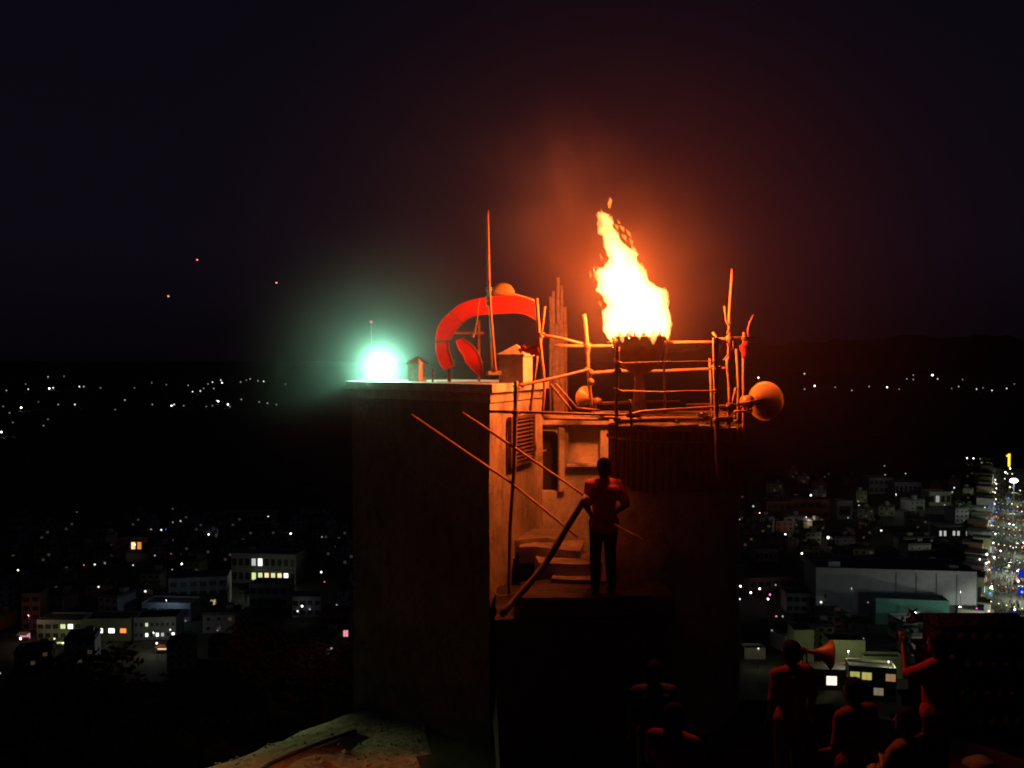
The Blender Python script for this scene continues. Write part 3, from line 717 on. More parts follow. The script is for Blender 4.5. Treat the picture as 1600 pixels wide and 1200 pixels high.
def cloud(c, s, m, label, rot=(0, 0, 0)):
    bm = NB(); bmesh.ops.create_icosphere(bm, subdivisions=3, radius=1.02)
    o = link('smoke', bm, m, smooth=True); o.location = c; o.scale = s; o.rotation_euler = rot
    return tag(o, label, 'smoke', kind='stuff')
cloud((1.3, 12.6, 1.3), (6.4, 6.2, 5.4), soft_volume('thin_smoke', (.9, .55, .50), .0105, .1, 1.7), 'thin smoke spreading wide around the fire')
cloud((FBX - .15, 12.35, 1.25), (1.9, 1.4, 2.1), soft_volume('fire_smoke', (.95, .78, .60), .032, .0, 1.6, 1.9, .5), 'denser firelit smoke close around the flames')
cloud((FBX - 1.1, 12.7, 2.3), (1.5, 1.0, 1.7), soft_volume('plume_smoke', (.9, .6, .5), .060, .0, 1.2, 1.6, .9), 'ragged smoke drifting off the flame above the pole bundle', (0, R(-25), 0))
cloud((FL_.x, 13.62, -.12), (.95, .6, .9), soft_volume('lamp_core_bloom', (.9, 1, .95), .24, .0, 2.0), 'added mist for the lens bloom close around the floodlight lens')  # mist added to give the lamp its lens bloom
cloud((-1.93, 13.5, -.1), (2.7, 2.3, 2.6), soft_volume('lamp_bloom', (.85, .95, .90), .075, .0, 2.4), 'added mist for the wide lens bloom around the floodlight')

# ------------------------------------------------------------------ floodlight on the corner of the roof
FL = P(597, 576, 13.85)
fl = empty('floodlight', (FL.x, FL.y, ZT), 0, 'glaring green-white floodlight at the left end of the roof slab', 'floodlight')
bm = NB(); box(bm, FL + Vector((0, .07, 0)), (.27, .09, .25)); bevel(bm, .015, 2); link('housing', bm, M_iron_dk, fl)
bm = NB(); bmesh.ops.create_uvsphere(bm, u_segments=24, v_segments=12, radius=1); bm.transform(Matrix.Translation(FL) @ Matrix.Diagonal((.15, .04, .14, 1))); link('lens', bm, M_lampglass, fl, smooth=True)
for i in range(7):
    bm = NB(); box(bm, FL + Vector((-.15 + i * .05, .145, 0)), (.008, .06, .24)); link('cooling_fin', bm, M_iron_dk, fl)
bm = NB(); tube(bm, [FL + Vector((-.21, .07, .0)), FL + Vector((-.21, .07, -.19)), FL + Vector((.21, .07, -.19)), FL + Vector((.21, .07, 0))], .012, 6); link('bracket', bm, M_iron_dk, fl)
bm = NB(); tube(bm, [FL + Vector((0, .07, -.2)), Vector((FL.x, FL.y + .07, ZT))], .02, 8); link('foot', bm, M_iron_dk, fl)
point('floodlight_beam', FL + Vector((0, -.10, .03)) - Vector(fl.location), 360, (.30, 1.0, .64), .06, fl)
p = P(580, 503, 14.0)
bm = NB(); tube(bm, [(p.x, p.y, ZT), (p.x, p.y, p.z)], .012, 6); mk = empty('marker_lamp', (p.x, p.y, ZT), 0, 'thin rod with a tiny red lamp above the floodlight', 'lamp'); link('rod', bm, M_cable, mk)
bm = NB(); bmesh.ops.create_icosphere(bm, subdivisions=2, radius=.022); bm.transform(Matrix.Translation(p)); link('bulb', bm, emit('red_marker', (1, .12, .10), 1.0), mk)

# ------------------------------------------------------------------ horn loudspeakers
def horn(base, direc, length, r_mouth, label, m=M_horn, driver=True):
    d = Vector(direc).normalized(); q = d.to_track_quat('Z', 'Y').to_matrix().to_4x4(); M_ = Matrix.Translation(base) @ q
    t = empty('horn_speaker', base, 0, label, 'loudspeaker'); L = length
    bm = NB(); prof = [(r_mouth * (.10 + .90 * (k / 14) ** 2.2), L * (.25 + .75 * k / 14)) for k in range(15)]
    lathe(bm, prof + [(r_mouth * 1.045, L * 1.0)] + [(r_ + .006, z_) for r_, z_ in prof[::-1]], M_, 36); link('bell', bm, m, t, smooth=True)
    bm = NB(); lathe(bm, [(r_mouth * 1.045, L * .985), (r_mouth * 1.065, L * 1.0), (r_mouth * 1.045, L * 1.015), (r_mouth * 1.02, L)], M_, 36); link('rim', bm, m, t, smooth=True)
    bm = NB(); lathe(bm, [(.001, L * .10), (r_mouth * .09, L * .12), (r_mouth * .11, L * .42), (.001, L * .46)], M_, 16); link('throat', bm, m, t, smooth=True)
    bm = NB(); lathe(bm, [(.001, -L * .08), (r_mouth * .33, -L * .06), (r_mouth * .36, L * .12), (r_mouth * .22, L * .24), (r_mouth * .10, L * .26)], M_, 20); link('driver', bm, M_horn if m is M_horn else m, t, smooth=True)
    bm = NB(); bx_ = M_ @ Vector((0, 0, L * .2)); tube(bm, [bx_ + Vector((0, .07, 0)), bx_ + Vector((0, .07, -.14)), bx_ + Vector((0, -.07, -.14)), bx_ + Vector((0, -.07, 0))], .010, 6); link('bracket', bm, M_iron, t)
    return t
a = P(1166, 628, 11.9); b = P(1217, 622, 11.65)
horn(a, Vector((b.x - a.x, .40, -.01)), .56, .262, 'firelit horn loudspeaker jutting outwards from the end of the scaffold rail')
a = P(935, 627, 13.2); b = P(900, 618, 13.5); horn(a, b - a + Vector((0, .12, .02)), .34, .155, 'horn loudspeaker seen from behind among crossed poles near the deck')
bm = NB(); bmesh.ops.create_uvsphere(bm, u_segments=16, v_segments=10, radius=.052); bm.transform(Matrix.Translation(P(923, 597, 12.5))); bl = empty('hanging_bulb', P(923, 590, 12.5), 0, 'round unlit bulb hanging on the firelit upright pole', 'bulb'); link('globe', bm, M_yellow, bl, smooth=True)
bm = NB(); tube(bm, [P(922, 580, 12.5), P(922, 591, 12.5)], .02, 8); link('socket', bm, M_iron, bl)

# ------------------------------------------------------------------ people
def capsule(bm, a, b, ra, rb, seg=14):
    a, b = Vector(a), Vector(b); d = b - a; L = d.length
    if L < 1e-5: d = Vector((0, 0, 1)); L = 1e-5
    d.normalize(); q = []; rad = []
    for k in range(5):
        t = k / 4 * math.pi / 2; q.append(a - d * ra * math.cos(t)); rad.append(max(.001, ra * math.sin(t)))
    for k in range(1, 5):
        t = k / 4 * math.pi / 2; q.append(b + d * rb * math.sin(t)); rad.append(max(.001, rb * math.cos(t)))
    tube(bm, q, rad, seg)
def ell(bm, c, s, rot=None):
    if len(bm.verts) > 0:
        t = NB(); ell(t, c, s, rot); t.verts.index_update(); vv = [bm.verts.new(v.co) for v in t.verts]
        for f in t.faces: bm.faces.new([vv[v.index] for v in f.verts])
        t.free(); return
    r_ = bmesh.ops.create_uvsphere(bm, u_segments=18, v_segments=12, radius=1)
    M_ = Matrix.Translation(c) @ (rot or Matrix.Identity(4)) @ Matrix.Diagonal((s[0], s[1], s[2], 1))
    bmesh.ops.transform(bm, matrix=M_, verts=r_['verts'])
def remesh(o, v, sm=4):
    md = o.modifiers.new('remesh', 'REMESH'); md.mode = 'VOXEL'; md.voxel_size = v; md.use_smooth_shade = True
    s = o.modifiers.new('smooth', 'SMOOTH'); s.factor = .5; s.iterations = sm
def hand(bm, w, d, side):
    """palm and five bent fingers from wrist w along d"""
    d = Vector(d).normalized(); u = d.cross(Vector((0, 0, 1)))
    if u.length < .1: u = Vector((1, 0, 0))
    u.normalize(); n_ = u.cross(d).normalized()
    pc = w + d * .05
    capsule(bm, w, pc + u * .012, .022, .026, 10); capsule(bm, w + u * .018, pc + u * .028 + d * .02, .016, .016, 8); capsule(bm, w - u * .018, pc - u * .024 + d * .02, .016, .016, 8)
    for k, (off, L) in enumerate(((-.030, .060), (-.010, .075), (.011, .070), (.031, .052))):
        a = pc + u * off + d * .025; b = a + d * L * .5 - n_ * .010; c = b + d * L * .38 - n_ * .028
        capsule(bm, a, b, .0095, .009, 8); capsule(bm, b, c, .009, .0075, 8)
    a = w + u * side * .024 + d * .02; b = a + (u * side * .8 + d).normalized() * .035; capsule(bm, a, b, .012, .0105, 8); capsule(bm, b, b + (d + u * side * .15 - n_ * .4).normalized() * .028, .0105, .009, 8)
def person(base, rz, label, j, shirt, trousers, hair_len=0.0, sleeve=.8, group=None, scale=1.0):
    """j: joints in the figure's own frame (x = its left, y = the way it faces)"""
    root = empty('person', base, rz, label, 'person', group); root.scale = (scale,) * 3
    h = Vector(j['head']); neck = Vector(j['neck']); hip = Vector(j.get('hip', (0, 0, .95))); chest = Vector(j.get('chest', (0, .01, 1.25)))
    bm = NB()
    capsule(bm, neck - Vector((0, 0, .09)), neck + (h - neck) * .5, .062, .055)
    capsule(bm, chest + Vector((-.08, 0, .05)), chest + Vector((.08, 0, .05)), .125, .125); capsule(bm, chest, hip, .135, .135)
    capsule(bm, hip + Vector((-.05, 0, 0)), hip + Vector((.05, 0, 0)), .115, .115)
    for s, S in ((-1, 'R'), (1, 'L')):
        sh, el_, wr = Vector(j['sh' + S]), Vector(j['el' + S]), Vector(j['wr' + S])
        capsule(bm, chest + Vector((s * .07, 0, .12)), sh, .085, .062); capsule(bm, sh, el_, .055, .042); capsule(bm, el_, wr, .042, .027); hand(bm, wr, (wr - el_) + Vector(j.get('hd' + S, (0, 0, 0))), -s)
        hp, kn, an = hip + Vector((s * .095, 0, -.03)), Vector(j['kn' + S]), Vector(j['an' + S])
        capsule(bm, hp, kn, .095, .062); capsule(bm, kn, an, .062, .040); capsule(bm, an + Vector((0, -.04, -.03)), an + Vector((0, .14, -.055)), .038, .030)
    # head with face
    ell(bm, h, (.078, .098, .118)); ell(bm, h + Vector((0, .028, -.058)), (.058, .068, .060))
    capsule(bm, h + Vector((0, .092, .01)), h + Vector((0, .112, -.022)), .010, .014, 8)
    for s in (-1, 1):
        ell(bm, h + Vector((s * .080, -.005, -.005)), (.010, .020, .032)); ell(bm, h + Vector((s * .030, .082, .022)), (.022, .014, .008))
    capsule(bm, h + Vector((-.022, .090, -.055)), h + Vector((.022, .090, -.055)), .007, .007, 8); capsule(bm, h + Vector((-.018, .088, -.067)), h + Vector((.018, .088, -.067)), .008, .008, 8)
    o = link('body', bm, M_skin, root, world_coords=False); remesh(o, .009, 3)
    for s in (-1, 1):
        bm = NB(); ell(bm, h + Vector((s * .030, .084, .004)), (.013, .008, .009)); link('eye', bm, M_eye, root, True, False)
    bm = NB(); ell(bm, h + Vector((0, -.022, .030)), (.094, .106, .114)); ell(bm, h + Vector((0, -.045, -.02 - hair_len)), (.088, .080, .080 + hair_len)); ell(bm, h + Vector((.01, .045, .088)), (.06, .045, .035))
    o = link('hair', bm, M_hair, root, world_coords=False); remesh(o, .014, 2)
    bm = NB(); capsule(bm, chest + Vector((-.085, 0, .05)), chest + Vector((.085, 0, .05)), .148, .148); capsule(bm, chest, hip, .158, .158); capsule(bm, hip + Vector((-.04, 0, -.04)), hip + Vector((.04, 0, -.04)), .158, .158)
    for s, S in ((-1, 'R'), (1, 'L')):
        sh, el_ = Vector(j['sh' + S]), Vector(j['el' + S])
        capsule(bm, chest + Vector((s * .07, 0, .13)), sh, .098, .080); capsule(bm, sh, sh.lerp(el_, sleeve), .078, .068)
    capsule(bm, neck + Vector((0, -.01, -.05)), neck + Vector((0, -.005, -.02)), .078, .070)
    o = link('shirt', bm, shirt, root, world_coords=False); remesh(o, .013, 2)
    tx = bpy.data.textures.new('cloth_folds', 'CLOUDS'); tx.noise_scale = .11; tx.noise_depth = 1
    d = o.modifiers.new('folds', 'DISPLACE'); d.texture = tx; d.strength = .014; d.mid_level = .5
    bm = NB(); capsule(bm, hip + Vector((-.05, 0, -.02)), hip + Vector((.05, 0, -.02)), .138, .138)
    for s, S in ((-1, 'R'), (1, 'L')):
        hp, kn, an = hip + Vector((s * .09, 0, -.03)), Vector(j['kn' + S]), Vector(j['an' + S])
        capsule(bm, hp, kn, .108, .078); capsule(bm, kn, kn.lerp(an, .9), .078, .066)
    o = link('trousers', bm, trousers, root, world_coords=False); remesh(o, .016, 3)
    return root
BASE = dict(head=(0, .02, 1.60), neck=(0, 0, 1.45), shL=(.18, 0, 1.39), shR=(-.18, 0, 1.39), knL=(.10, .03, .50), knR=(-.10, .03, .50), anL=(.11, 0, .09), anR=(-.11, 0, .09))
def J(**k): d = dict(BASE); d.update(k); return d
C_red = mat('red_shirt', (.15, .013, .017), (.10, .009, .012), 9, .9, bump=.15)
C_rim = mat('rim_lit_red_shirt', (.42, .05, .06), (.30, .03, .035), 9, .9, bump=.2)  # brighter red, the fire's rim light is put into the cloth colour
C_mar = mat('maroon_shirt', (.09, .011, .016), (.06, .007, .01), 9, .9, bump=.15)
C_blu = mat('navy_shirt', (.035, .04, .09), (.02, .02, .05), 9, .9, bump=.15)
C_wht = mat('pale_shirt', (.08, .04, .04), (.05, .03, .03), 9, .9, bump=.15)
C_tr = mat('dark_trousers', (.035, .033, .035), (.02, .02, .02), 9, .9, bump=.15)
C_gr = mat('grey_trousers', (.08, .08, .085), (.05, .05, .05), 9, .9, bump=.15)
for m_, v_ in ((M_hair, .04), (M_skin, .2), (C_red, .1), (C_mar, .1), (C_blu, .1), (C_wht, .1), (C_tr, .1), (C_gr, .1), (M_blackstone, .15)):
    m_.node_tree.nodes['Principled BSDF'].inputs['Specular IOR Level'].default_value = v_
hips = J(elL=(.27, -.10, 1.14), wrL=(.15, .06, 1.00), elR=(-.27, -.10, 1.14), wrR=(-.15, .06, 1.00), hdL=(-.1, .1, -.1), hdR=(.1, .1, -.1))
down = J(elL=(.25, -.02, 1.10), wrL=(.24, .08, .86), elR=(-.25, -.02, 1.10), wrR=(-.24, .08, .86))
phone = J(elL=(.25, .16, 1.22), wrL=(.10, .36, 1.42), elR=(-.24, .20, 1.28), wrR=(-.06, .36, 1.52), hdL=(0, 0, .2), hdR=(0, 0, .2))
fold = J(elL=(.25, .10, 1.12), wrL=(-.02, .24, 1.14), elR=(-.25, .10, 1.12), wrR=(.04, .25, 1.18))
def stand(px, py_top, Y, H=1.72):
    p = P(px, py_top, Y); return Vector((p.x, Y, p.z - H))
person(Vector((1.17, 11.25, -2.99)), R(15), 'man standing below the deck with hands at his waist, edges of his shirt firelit', hips, C_rim, C_tr)
b = stand(1338, 1062, 8.3); person(b, R(28), 'man seen from behind, dark round head against the bright market shops', J(head=(0, .03, 1.60), elL=(.26, .0, 1.10), wrL=(.20, .18, .98), elR=(-.26, .0, 1.10), wrR=(-.18, .20, 1.0)), C_mar, C_tr)
b = stand(1238, 1003, 9.2); person(b, R(20), 'man standing beside the brown horn loudspeaker, one shoulder red in the firelight', down, C_red, C_gr)
b = stand(1468, 992, 8.8, 1.70); person(b, R(32), 'person in red-lit shirt raising a phone before the dark shrine tower', phone, C_red, C_tr, .05)
b = stand(1420, 1108, 7.6); person(b, R(40), 'man with firelit red sleeve at the foot of the dark shrine tower', fold, C_wht, C_gr)
b = stand(1022, 1034, 9.6); person(b, R(4), 'dim onlooker standing in front of the round stone turret', down, C_blu, C_tr)
b = stand(1052, 1118, 8.2, 1.62); person(b, R(-25), 'lower onlooker with a faint firelit arm at the bottom of the turret', fold, C_mar, C_gr, .10)
# the phone held up by the red-shirted person
q = stand(1468, 992, 8.8, 1.70) + Matrix.Rotation(R(32), 3, 'Z') @ Vector((.02, .45, 1.56))
ph = empty('mobile_phone', q, R(32), 'dark phone held up in raised hands before the shrine tower', 'phone')
bm = NB(); box(bm, (0, 0, 0), (.155, .010, .075)); bevel(bm, .003); link('case', bm, M_iron_dk, ph, world_coords=False)
bm = NB(); box(bm, (0, -.0065, 0), (.145, .002, .066)); link('screen', bm, M_black, ph, world_coords=False)
# brown horn speaker low on the right, on a post assumed to hold it up
a = P(1247, 1016, 9.9); b = P(1296, 1021, 9.9)
hs = horn(a, b - a + Vector((0, -.03, 0)), .36, .155, 'brown horn loudspeaker in front of the pale town buildings, pointing right', M_horn_dk)
bm = NB(); c_ = a + Vector((.07, .02, -.14)); tube(bm, [c_, Vector((c_.x, c_.y, hill_z(c_.x, c_.y) - .1))], .022, 8)
tag(link('assumed_speaker_post', bm, M_iron), 'assumed dark iron post carrying the brown horn loudspeaker', 'post')

# ------------------------------------------------------------------ dark shrine tower, lower right
SY = 12.3
shr = empty('shrine_tower', (P(1500, 1000, SY + .9).x, SY + .9, -5.6), 0, 'dark stepped shrine tower with corner figures against the lit street', 'shrine')
sx = P(1503, 970, SY + .9).x; k_ = (SY + .2) / F
z_top = P(1500, 982, SY).z; z_bot = -6.6
tiers = 7
for i in range(tiers):
    f = i / tiers; z1 = z_top - (z_top - z_bot) * f; z0 = z_top - (z_top - z_bot) * (f + 1 / tiers); w = 2 * (74 + 30 * f * 1.9) * k_
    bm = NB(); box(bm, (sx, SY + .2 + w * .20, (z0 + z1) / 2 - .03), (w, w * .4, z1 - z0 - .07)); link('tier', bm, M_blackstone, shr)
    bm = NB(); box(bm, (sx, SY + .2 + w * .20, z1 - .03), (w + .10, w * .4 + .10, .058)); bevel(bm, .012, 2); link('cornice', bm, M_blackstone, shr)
    n = 7 + i
    for s in range(n):
        x = sx - w / 2 + w * (s + .5) / n; bm = NB(); zz = z0 + .05
        hh = (z1 - z0) * .62; ww = w / n * .36
        box(bm, (x, SY + .2 - .03, zz + hh * .35), (ww * 2, .07, hh * .7))
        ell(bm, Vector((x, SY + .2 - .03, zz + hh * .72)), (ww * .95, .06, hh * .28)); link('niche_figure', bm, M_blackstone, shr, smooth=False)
def spike(px, py0, py1, w):
    a = P(px, py1, SY + .25); H = P(px, py0, SY + .25).z - a.z; a.z = z_top; H = P(px, py0, SY + .25).z - z_top
    bm = NB(); lathe(bm, [(w * 1.2, 0), (w * 1.3, H * .1), (w * .7, H * .2), (w * 1.1, H * .35), (w * .9, H * .5), (w * .35, H * .62), (w * .5, H * .7), (w * .2, H * .8), (.002, H)], Matrix.Translation(a), 14)
    link('finial', bm, M_blackstone, shr, smooth=True)
for px, h in ((1447, 955), (1466, 957), (1486, 968), (1506, 966), (1527, 968), (1546, 970), (1560, 962)): spike(px, h, 976, .035)
for px, s, top in ((1431, 1, 950), (1577, -1, 958)):      # seated bull figures on the corners
    a = P(px, 976, SY + .3); a.z = z_top; H = P(px, top, SY + .3).z - z_top; bm = NB()
    capsule(bm, a + Vector((.08 * s, 0, H * .25)), a + Vector((-.02 * s, 0, H * .35)), H * .28, H * .30)
    capsule(bm, a + Vector((-.02 * s, 0, H * .4)), a + Vector((-.06 * s, 0, H * .72)), H * .20, H * .15)
    ell(bm, a + Vector((-.08 * s, -.02, H * .76)), (H * .20, H * .13, H * .13))
    for q in (-1, 1): capsule(bm, a + Vector((-.05 * s + q * .03, 0, H * .82)), a + Vector((-.05 * s + q * .07, 0, H * 1.0)), .018, .008)
    for q in (-1, 1): capsule(bm, a + Vector((-.10 * s, q * .05, .02)), a + Vector((.0, q * .05, .05)), .03, .03)
    o = link('bull_figure', bm, M_blackstone, shr); remesh(o, .012, 1)

# ------------------------------------------------------------------ rock edge details, cables, boulders
bm = NB(); pts = []
for k in range(13):
    t = k / 12; px = 405 + (556 - 405) * t; py = 1204 - 62 * t ** .8
    Y = 11.0 + 1.6 * t; q = P(px, py, Y)
    # set it on the rock
    for _ in range(6):
        q = P(px, py, Y); zz = hill_z(q.x, q.y) + .03; Y *= zz / q.z
    pts.append(P(px, py, Y))
tube(bm, pts, .028, 8); tag(link('ground_pipe', bm, M_cable, smooth=True), 'black pipe lying along the pale rock below the tower', 'pipe')
bm = NB(); tube(bm, [P(541, 794, 13.2), P(536, 812, 13.2), P(530, 828, 13.3), P(519, 850, 13.6)], .006, 5); tag(link('hanging_cable', bm, M_cable), 'thin cable hanging off the outer edge of the dark wall', 'cable')
for i in range(4):
    while True:
        x, y = random.uniform(2.2, 6.2), random.uniform(9.6, 12.6); break
    s = random.uniform(.12, .34); bm = NB(); bmesh.ops.create_icosphere(bm, subdivisions=3, radius=1)
    for v in bm.verts: v.co *= 1 + .25 * noise.noise(v.co * 1.3 + Vector((i * 5, 0, 0))); 
    bm.transform(Matrix.Translation((x, y, hill_z(x, y) + s * .15)) @ Matrix.Diagonal((s, s * .8, s * .5, 1)))
    tag(link('boulder', bm, M_rock, smooth=True), 'small grey boulder lying on the bare hilltop rock', 'boulder', 'boulders on the hilltop')

lx, ly = -10.6, 17.2; lz = hill_z(lx, ly); lt = -3.0
pl = empty('assumed_rock_lamp', (lx, ly, lz), 0, 'assumed hooded yellowish spot lamp on a post out of view, added to light the pale rock', 'lamp')  # unseen lamp, assumed and placed to give the rock its olive light
bm = NB(); tube(bm, [(lx, ly, lz - .1), (lx, ly, lt - .06)], .03, 8); link('post', bm, M_iron_dk, pl)
bm = NB(); lathe(bm, [(.03, .16), (.09, .14), (.11, 0), (.10, 0), (.08, .12), (.03, .14)], Matrix.Translation((lx, ly, lt)) @ (Vector((lx, ly, lt)) - Vector((-3.9, 11.5, -5.5))).to_track_quat('Z', 'Y').to_matrix().to_4x4(), 16); link('shade', bm, M_iron_dk, pl)
ld = bpy.data.lights.new('assumed_rock_light', 'SPOT'); ld.energy = 1050; ld.color = (.86, 1.0, .40); ld.spot_size = R(30); ld.spot_blend = .55; ld.shadow_soft_size = .06
lo = bpy.data.objects.new('assumed_rock_light', ld); C.objects.link(lo); lo.location = Vector((lx, ly, lt)) - Vector(pl.location); lo.parent = pl
lo.rotation_euler = (Vector((-3.9, 11.5, -5.5)) - Vector((lx, ly, lt))).to_track_quat('-Z', 'Y').to_euler()

bm = NB(); rr = random.Random(77)
for i in range(700):
    x, y = rr.uniform(-5.5, -1.2), rr.uniform(9.2, 13.2)
    if math.hypot(x - EDGE_C.x, y - EDGE_C.y) > 9.4: continue
    s_ = rr.uniform(.008, .03) * (2.2 if rr.random() < .06 else 1); q = Vector((x, y, hill_z(x, y) + s_ * .2))
    t_ = [bm.verts.new(q + Vector((a * s_ * rr.uniform(.7, 1.3), b * s_ * rr.uniform(.7, 1.3), c * s_ * .7))) for a, b, c in ((1, 0, 0), (0, 1, 0), (-1, 0, 0), (0, -1, 0), (0, 0, 1), (0, 0, -1))]
    for f in ((0, 1, 4), (1, 2, 4), (2, 3, 4), (3, 0, 4), (1, 0, 5), (2, 1, 5), (3, 2, 5), (0, 3, 5)): bm.faces.new([t_[k] for k in f])
tag(link('rubble', bm, M_stone), 'loose grit and small stones on the pale rock', 'rubble', kind='stuff')

# ------------------------------------------------------------------ trees and scrub on the slope
def leaves(bm, c, rx, rz, n, size, rnd):
    for _ in range(n):
        while True:
            v = Vector((rnd.uniform(-1, 1), rnd.uniform(-1, 1), rnd.uniform(-1, 1)))
            if .25 < v.length < 1: break
        p = c + Vector((v.x * rx, v.y * rx, v.z * rz))
        if noise.noise(p * (2.2 / rx)) < -.12: continue
        a = Vector((rnd.uniform(-1, 1), rnd.uniform(-1, 1), rnd.uniform(-.6, .6))).normalized(); b = a.orthogonal().normalized()
        s = size * rnd.uniform(.6, 1.3)
        bm.faces.new([bm.verts.new(p + a * s), bm.verts.new(p + b * s * .5), bm.verts.new(p - a * s), bm.verts.new(p - b * s * .5)])
def tree(x, y, H, label, seed, group=None):
    rnd = random.Random(seed); z0 = hill_z(x, y) - .1 if math.hypot(x, y) < 300 else GZ; base = Vector((x, y, z0))
    t = empty('tree', base, 0, label, 'tree', group)
    bm = NB(); top = base + Vector((rnd.uniform(-.1, .1) * H, 0, H * .55)); tube(bm, [base, base.lerp(top, .5) + Vector((.03 * H, 0, 0)), top], [H * .035, H * .026, H * .015], 8); tr = link('trunk', bm, M_bark, t, smooth=True)
    bm2 = NB(); crown = []
    for k in range(6):
        a = k * 1.05 + rnd.random(); e_ = top + Vector((math.cos(a) * H * .24, math.sin(a) * H * .24, H * rnd.uniform(.02, .28))); tube(bm2, [base.lerp(top, .65 + .05 * k), e_], [H * .014, H * .005], 6); crown.append(e_)
    link('limb', bm2, M_bark, t)
    bm = NB()
    for e_ in crown: leaves(bm, e_, H * .2, H * .16, 240, H * .028, rnd)
    leaves(bm, top + Vector((0, 0, H * .2)), H * .24, H * .2, 320, H * .028, rnd)
    link('crown', bm, M_leaf, t)
for i, (px, py, Y, H, lb) in enumerate((
        (300, 1085, 19, 3.0, 'bushy tree on the slope just left of the lit rock'), (225, 1150, 16.5, 2.3, 'low tree in the dark bottom corner of the slope'),
        (120, 1070, 30, 4.6, 'dark tree on the slope under the lit shop row'), (40, 1110, 22, 3.4, 'dark tree at the outer edge of the left slope'),
        (420, 1045, 34, 4.4, 'dark tree below the bright balcony building'), (500, 1060, 26, 3.2, 'dark tree close to the outer foot of the tower'))):
    q = P(px, py, Y); tree(q.x, Y, H, lb, i)
_t = NB(); bmesh.ops.create_icosphere(_t, subdivisions=1, radius=1); ICO_V = [v.co.copy() for v in _t.verts]; ICO_F = [[v.index for v in f.verts] for f in _t.faces]; _t.free()
bm = NB(); rnd = random.Random(5)
for i in range(2600):
    az = rnd.uniform(-.75, .75); d_ = 30 + 290 * rnd.random() ** 1.2; x, y = d_ * math.sin(az), d_ * math.cos(az)
    z = hill_z(x, y)
    if z <= GZ + 1: continue
    s = min(d_ * .012, rnd.uniform(.5, 1.7) * (1 + d_ / 160))
    vv = []
    for p in ICO_V: 
        p = p * (1 + .5 * noise.noise(p * 2 + Vector((i, 0, 0)))); vv.append(bm.verts.new((x + p.x * s, y + p.y * s, z + s * .3 + p.z * s * .75)))
    for f in ICO_F: bm.faces.new([vv[k] for k in f])
tag(link('scrub', bm, M_leaf), 'dark scrub covering the hillside down to the town', 'scrub', kind='stuff')


# ================================================================== the town on the plain
W_cream = mat('cream_wall', (.55, .52, .42), (.42, .39, .30), .3, .9, bump=0)
W_green = mat('pale_green_wall', (.48, .52, .30), (.38, .42, .24), .3, .9, bump=0)
W_grey = mat('grey_wall', (.42, .42, .42), (.30, .30, .30), .3, .9, bump=0)
W_blue = mat('blue_grey_wall', (.42, .42, .48), (.32, .32, .37), .3, .9, bump=0)
W_teal = mat('teal_wall', (.18, .45, .38), (.13, .36, .30), .3, .9, bump=0)
W_brick = mat('red_brown_wall', (.34, .17, .12), (.24, .12, .09), .3, .9, bump=0)
W_roof = mat('concrete_roof', (.20, .20, .19), (.12, .12, .11), .4, .95, bump=0)
W_dark = mat('dark_window', (.03, .03, .035), (.02, .02, .02), 1, .4, bump=0)
W_line = mat('grey_joint', (.15, .15, .15), (.10, .10, .10), 1, .8, bump=0)
E_warm = emit('warm_window', (1.0, .72, .34), 1.3)
E_white = emit('white_window', (.95, 1.0, .92), 2.6)
E_lime = emit('lime_window', (.85, 1.0, .45), .9)
E_pink = emit('pink_window', (1.0, .35, .45), .9)
E_L = {'white': emit('white_lamp', (1, .98, .92), 9), 'dim': emit('dim_lamp', (.95, 1, .95), .55), 'warm': emit('warm_lamp', (1, .62, .30), 7), 'yellow': emit('yellow_lamp', (1, .9, .25), 4),
       'blue': emit('blue_lamp', (.08, .12, 1), 5), 'pink': emit('magenta_lamp', (1, .10, .55), 5), 'red': emit('red_lamp', (1, .10, .06), 4), 'cyan': emit('cyan_lamp', (.2, .85, 1), 4),
       'mid': emit('mid_lamp', (1, 1, .95), 1.8), 'faint': emit('faint_lamp', (1, .97, .95), .30), 'beacon': emit('beacon_red', (1, .10, .08), 8)}
M_post = mat('lamp_post_grey', (.10, .10, .10), (.07, .07, .07), 3, .6, .3, bump=0)

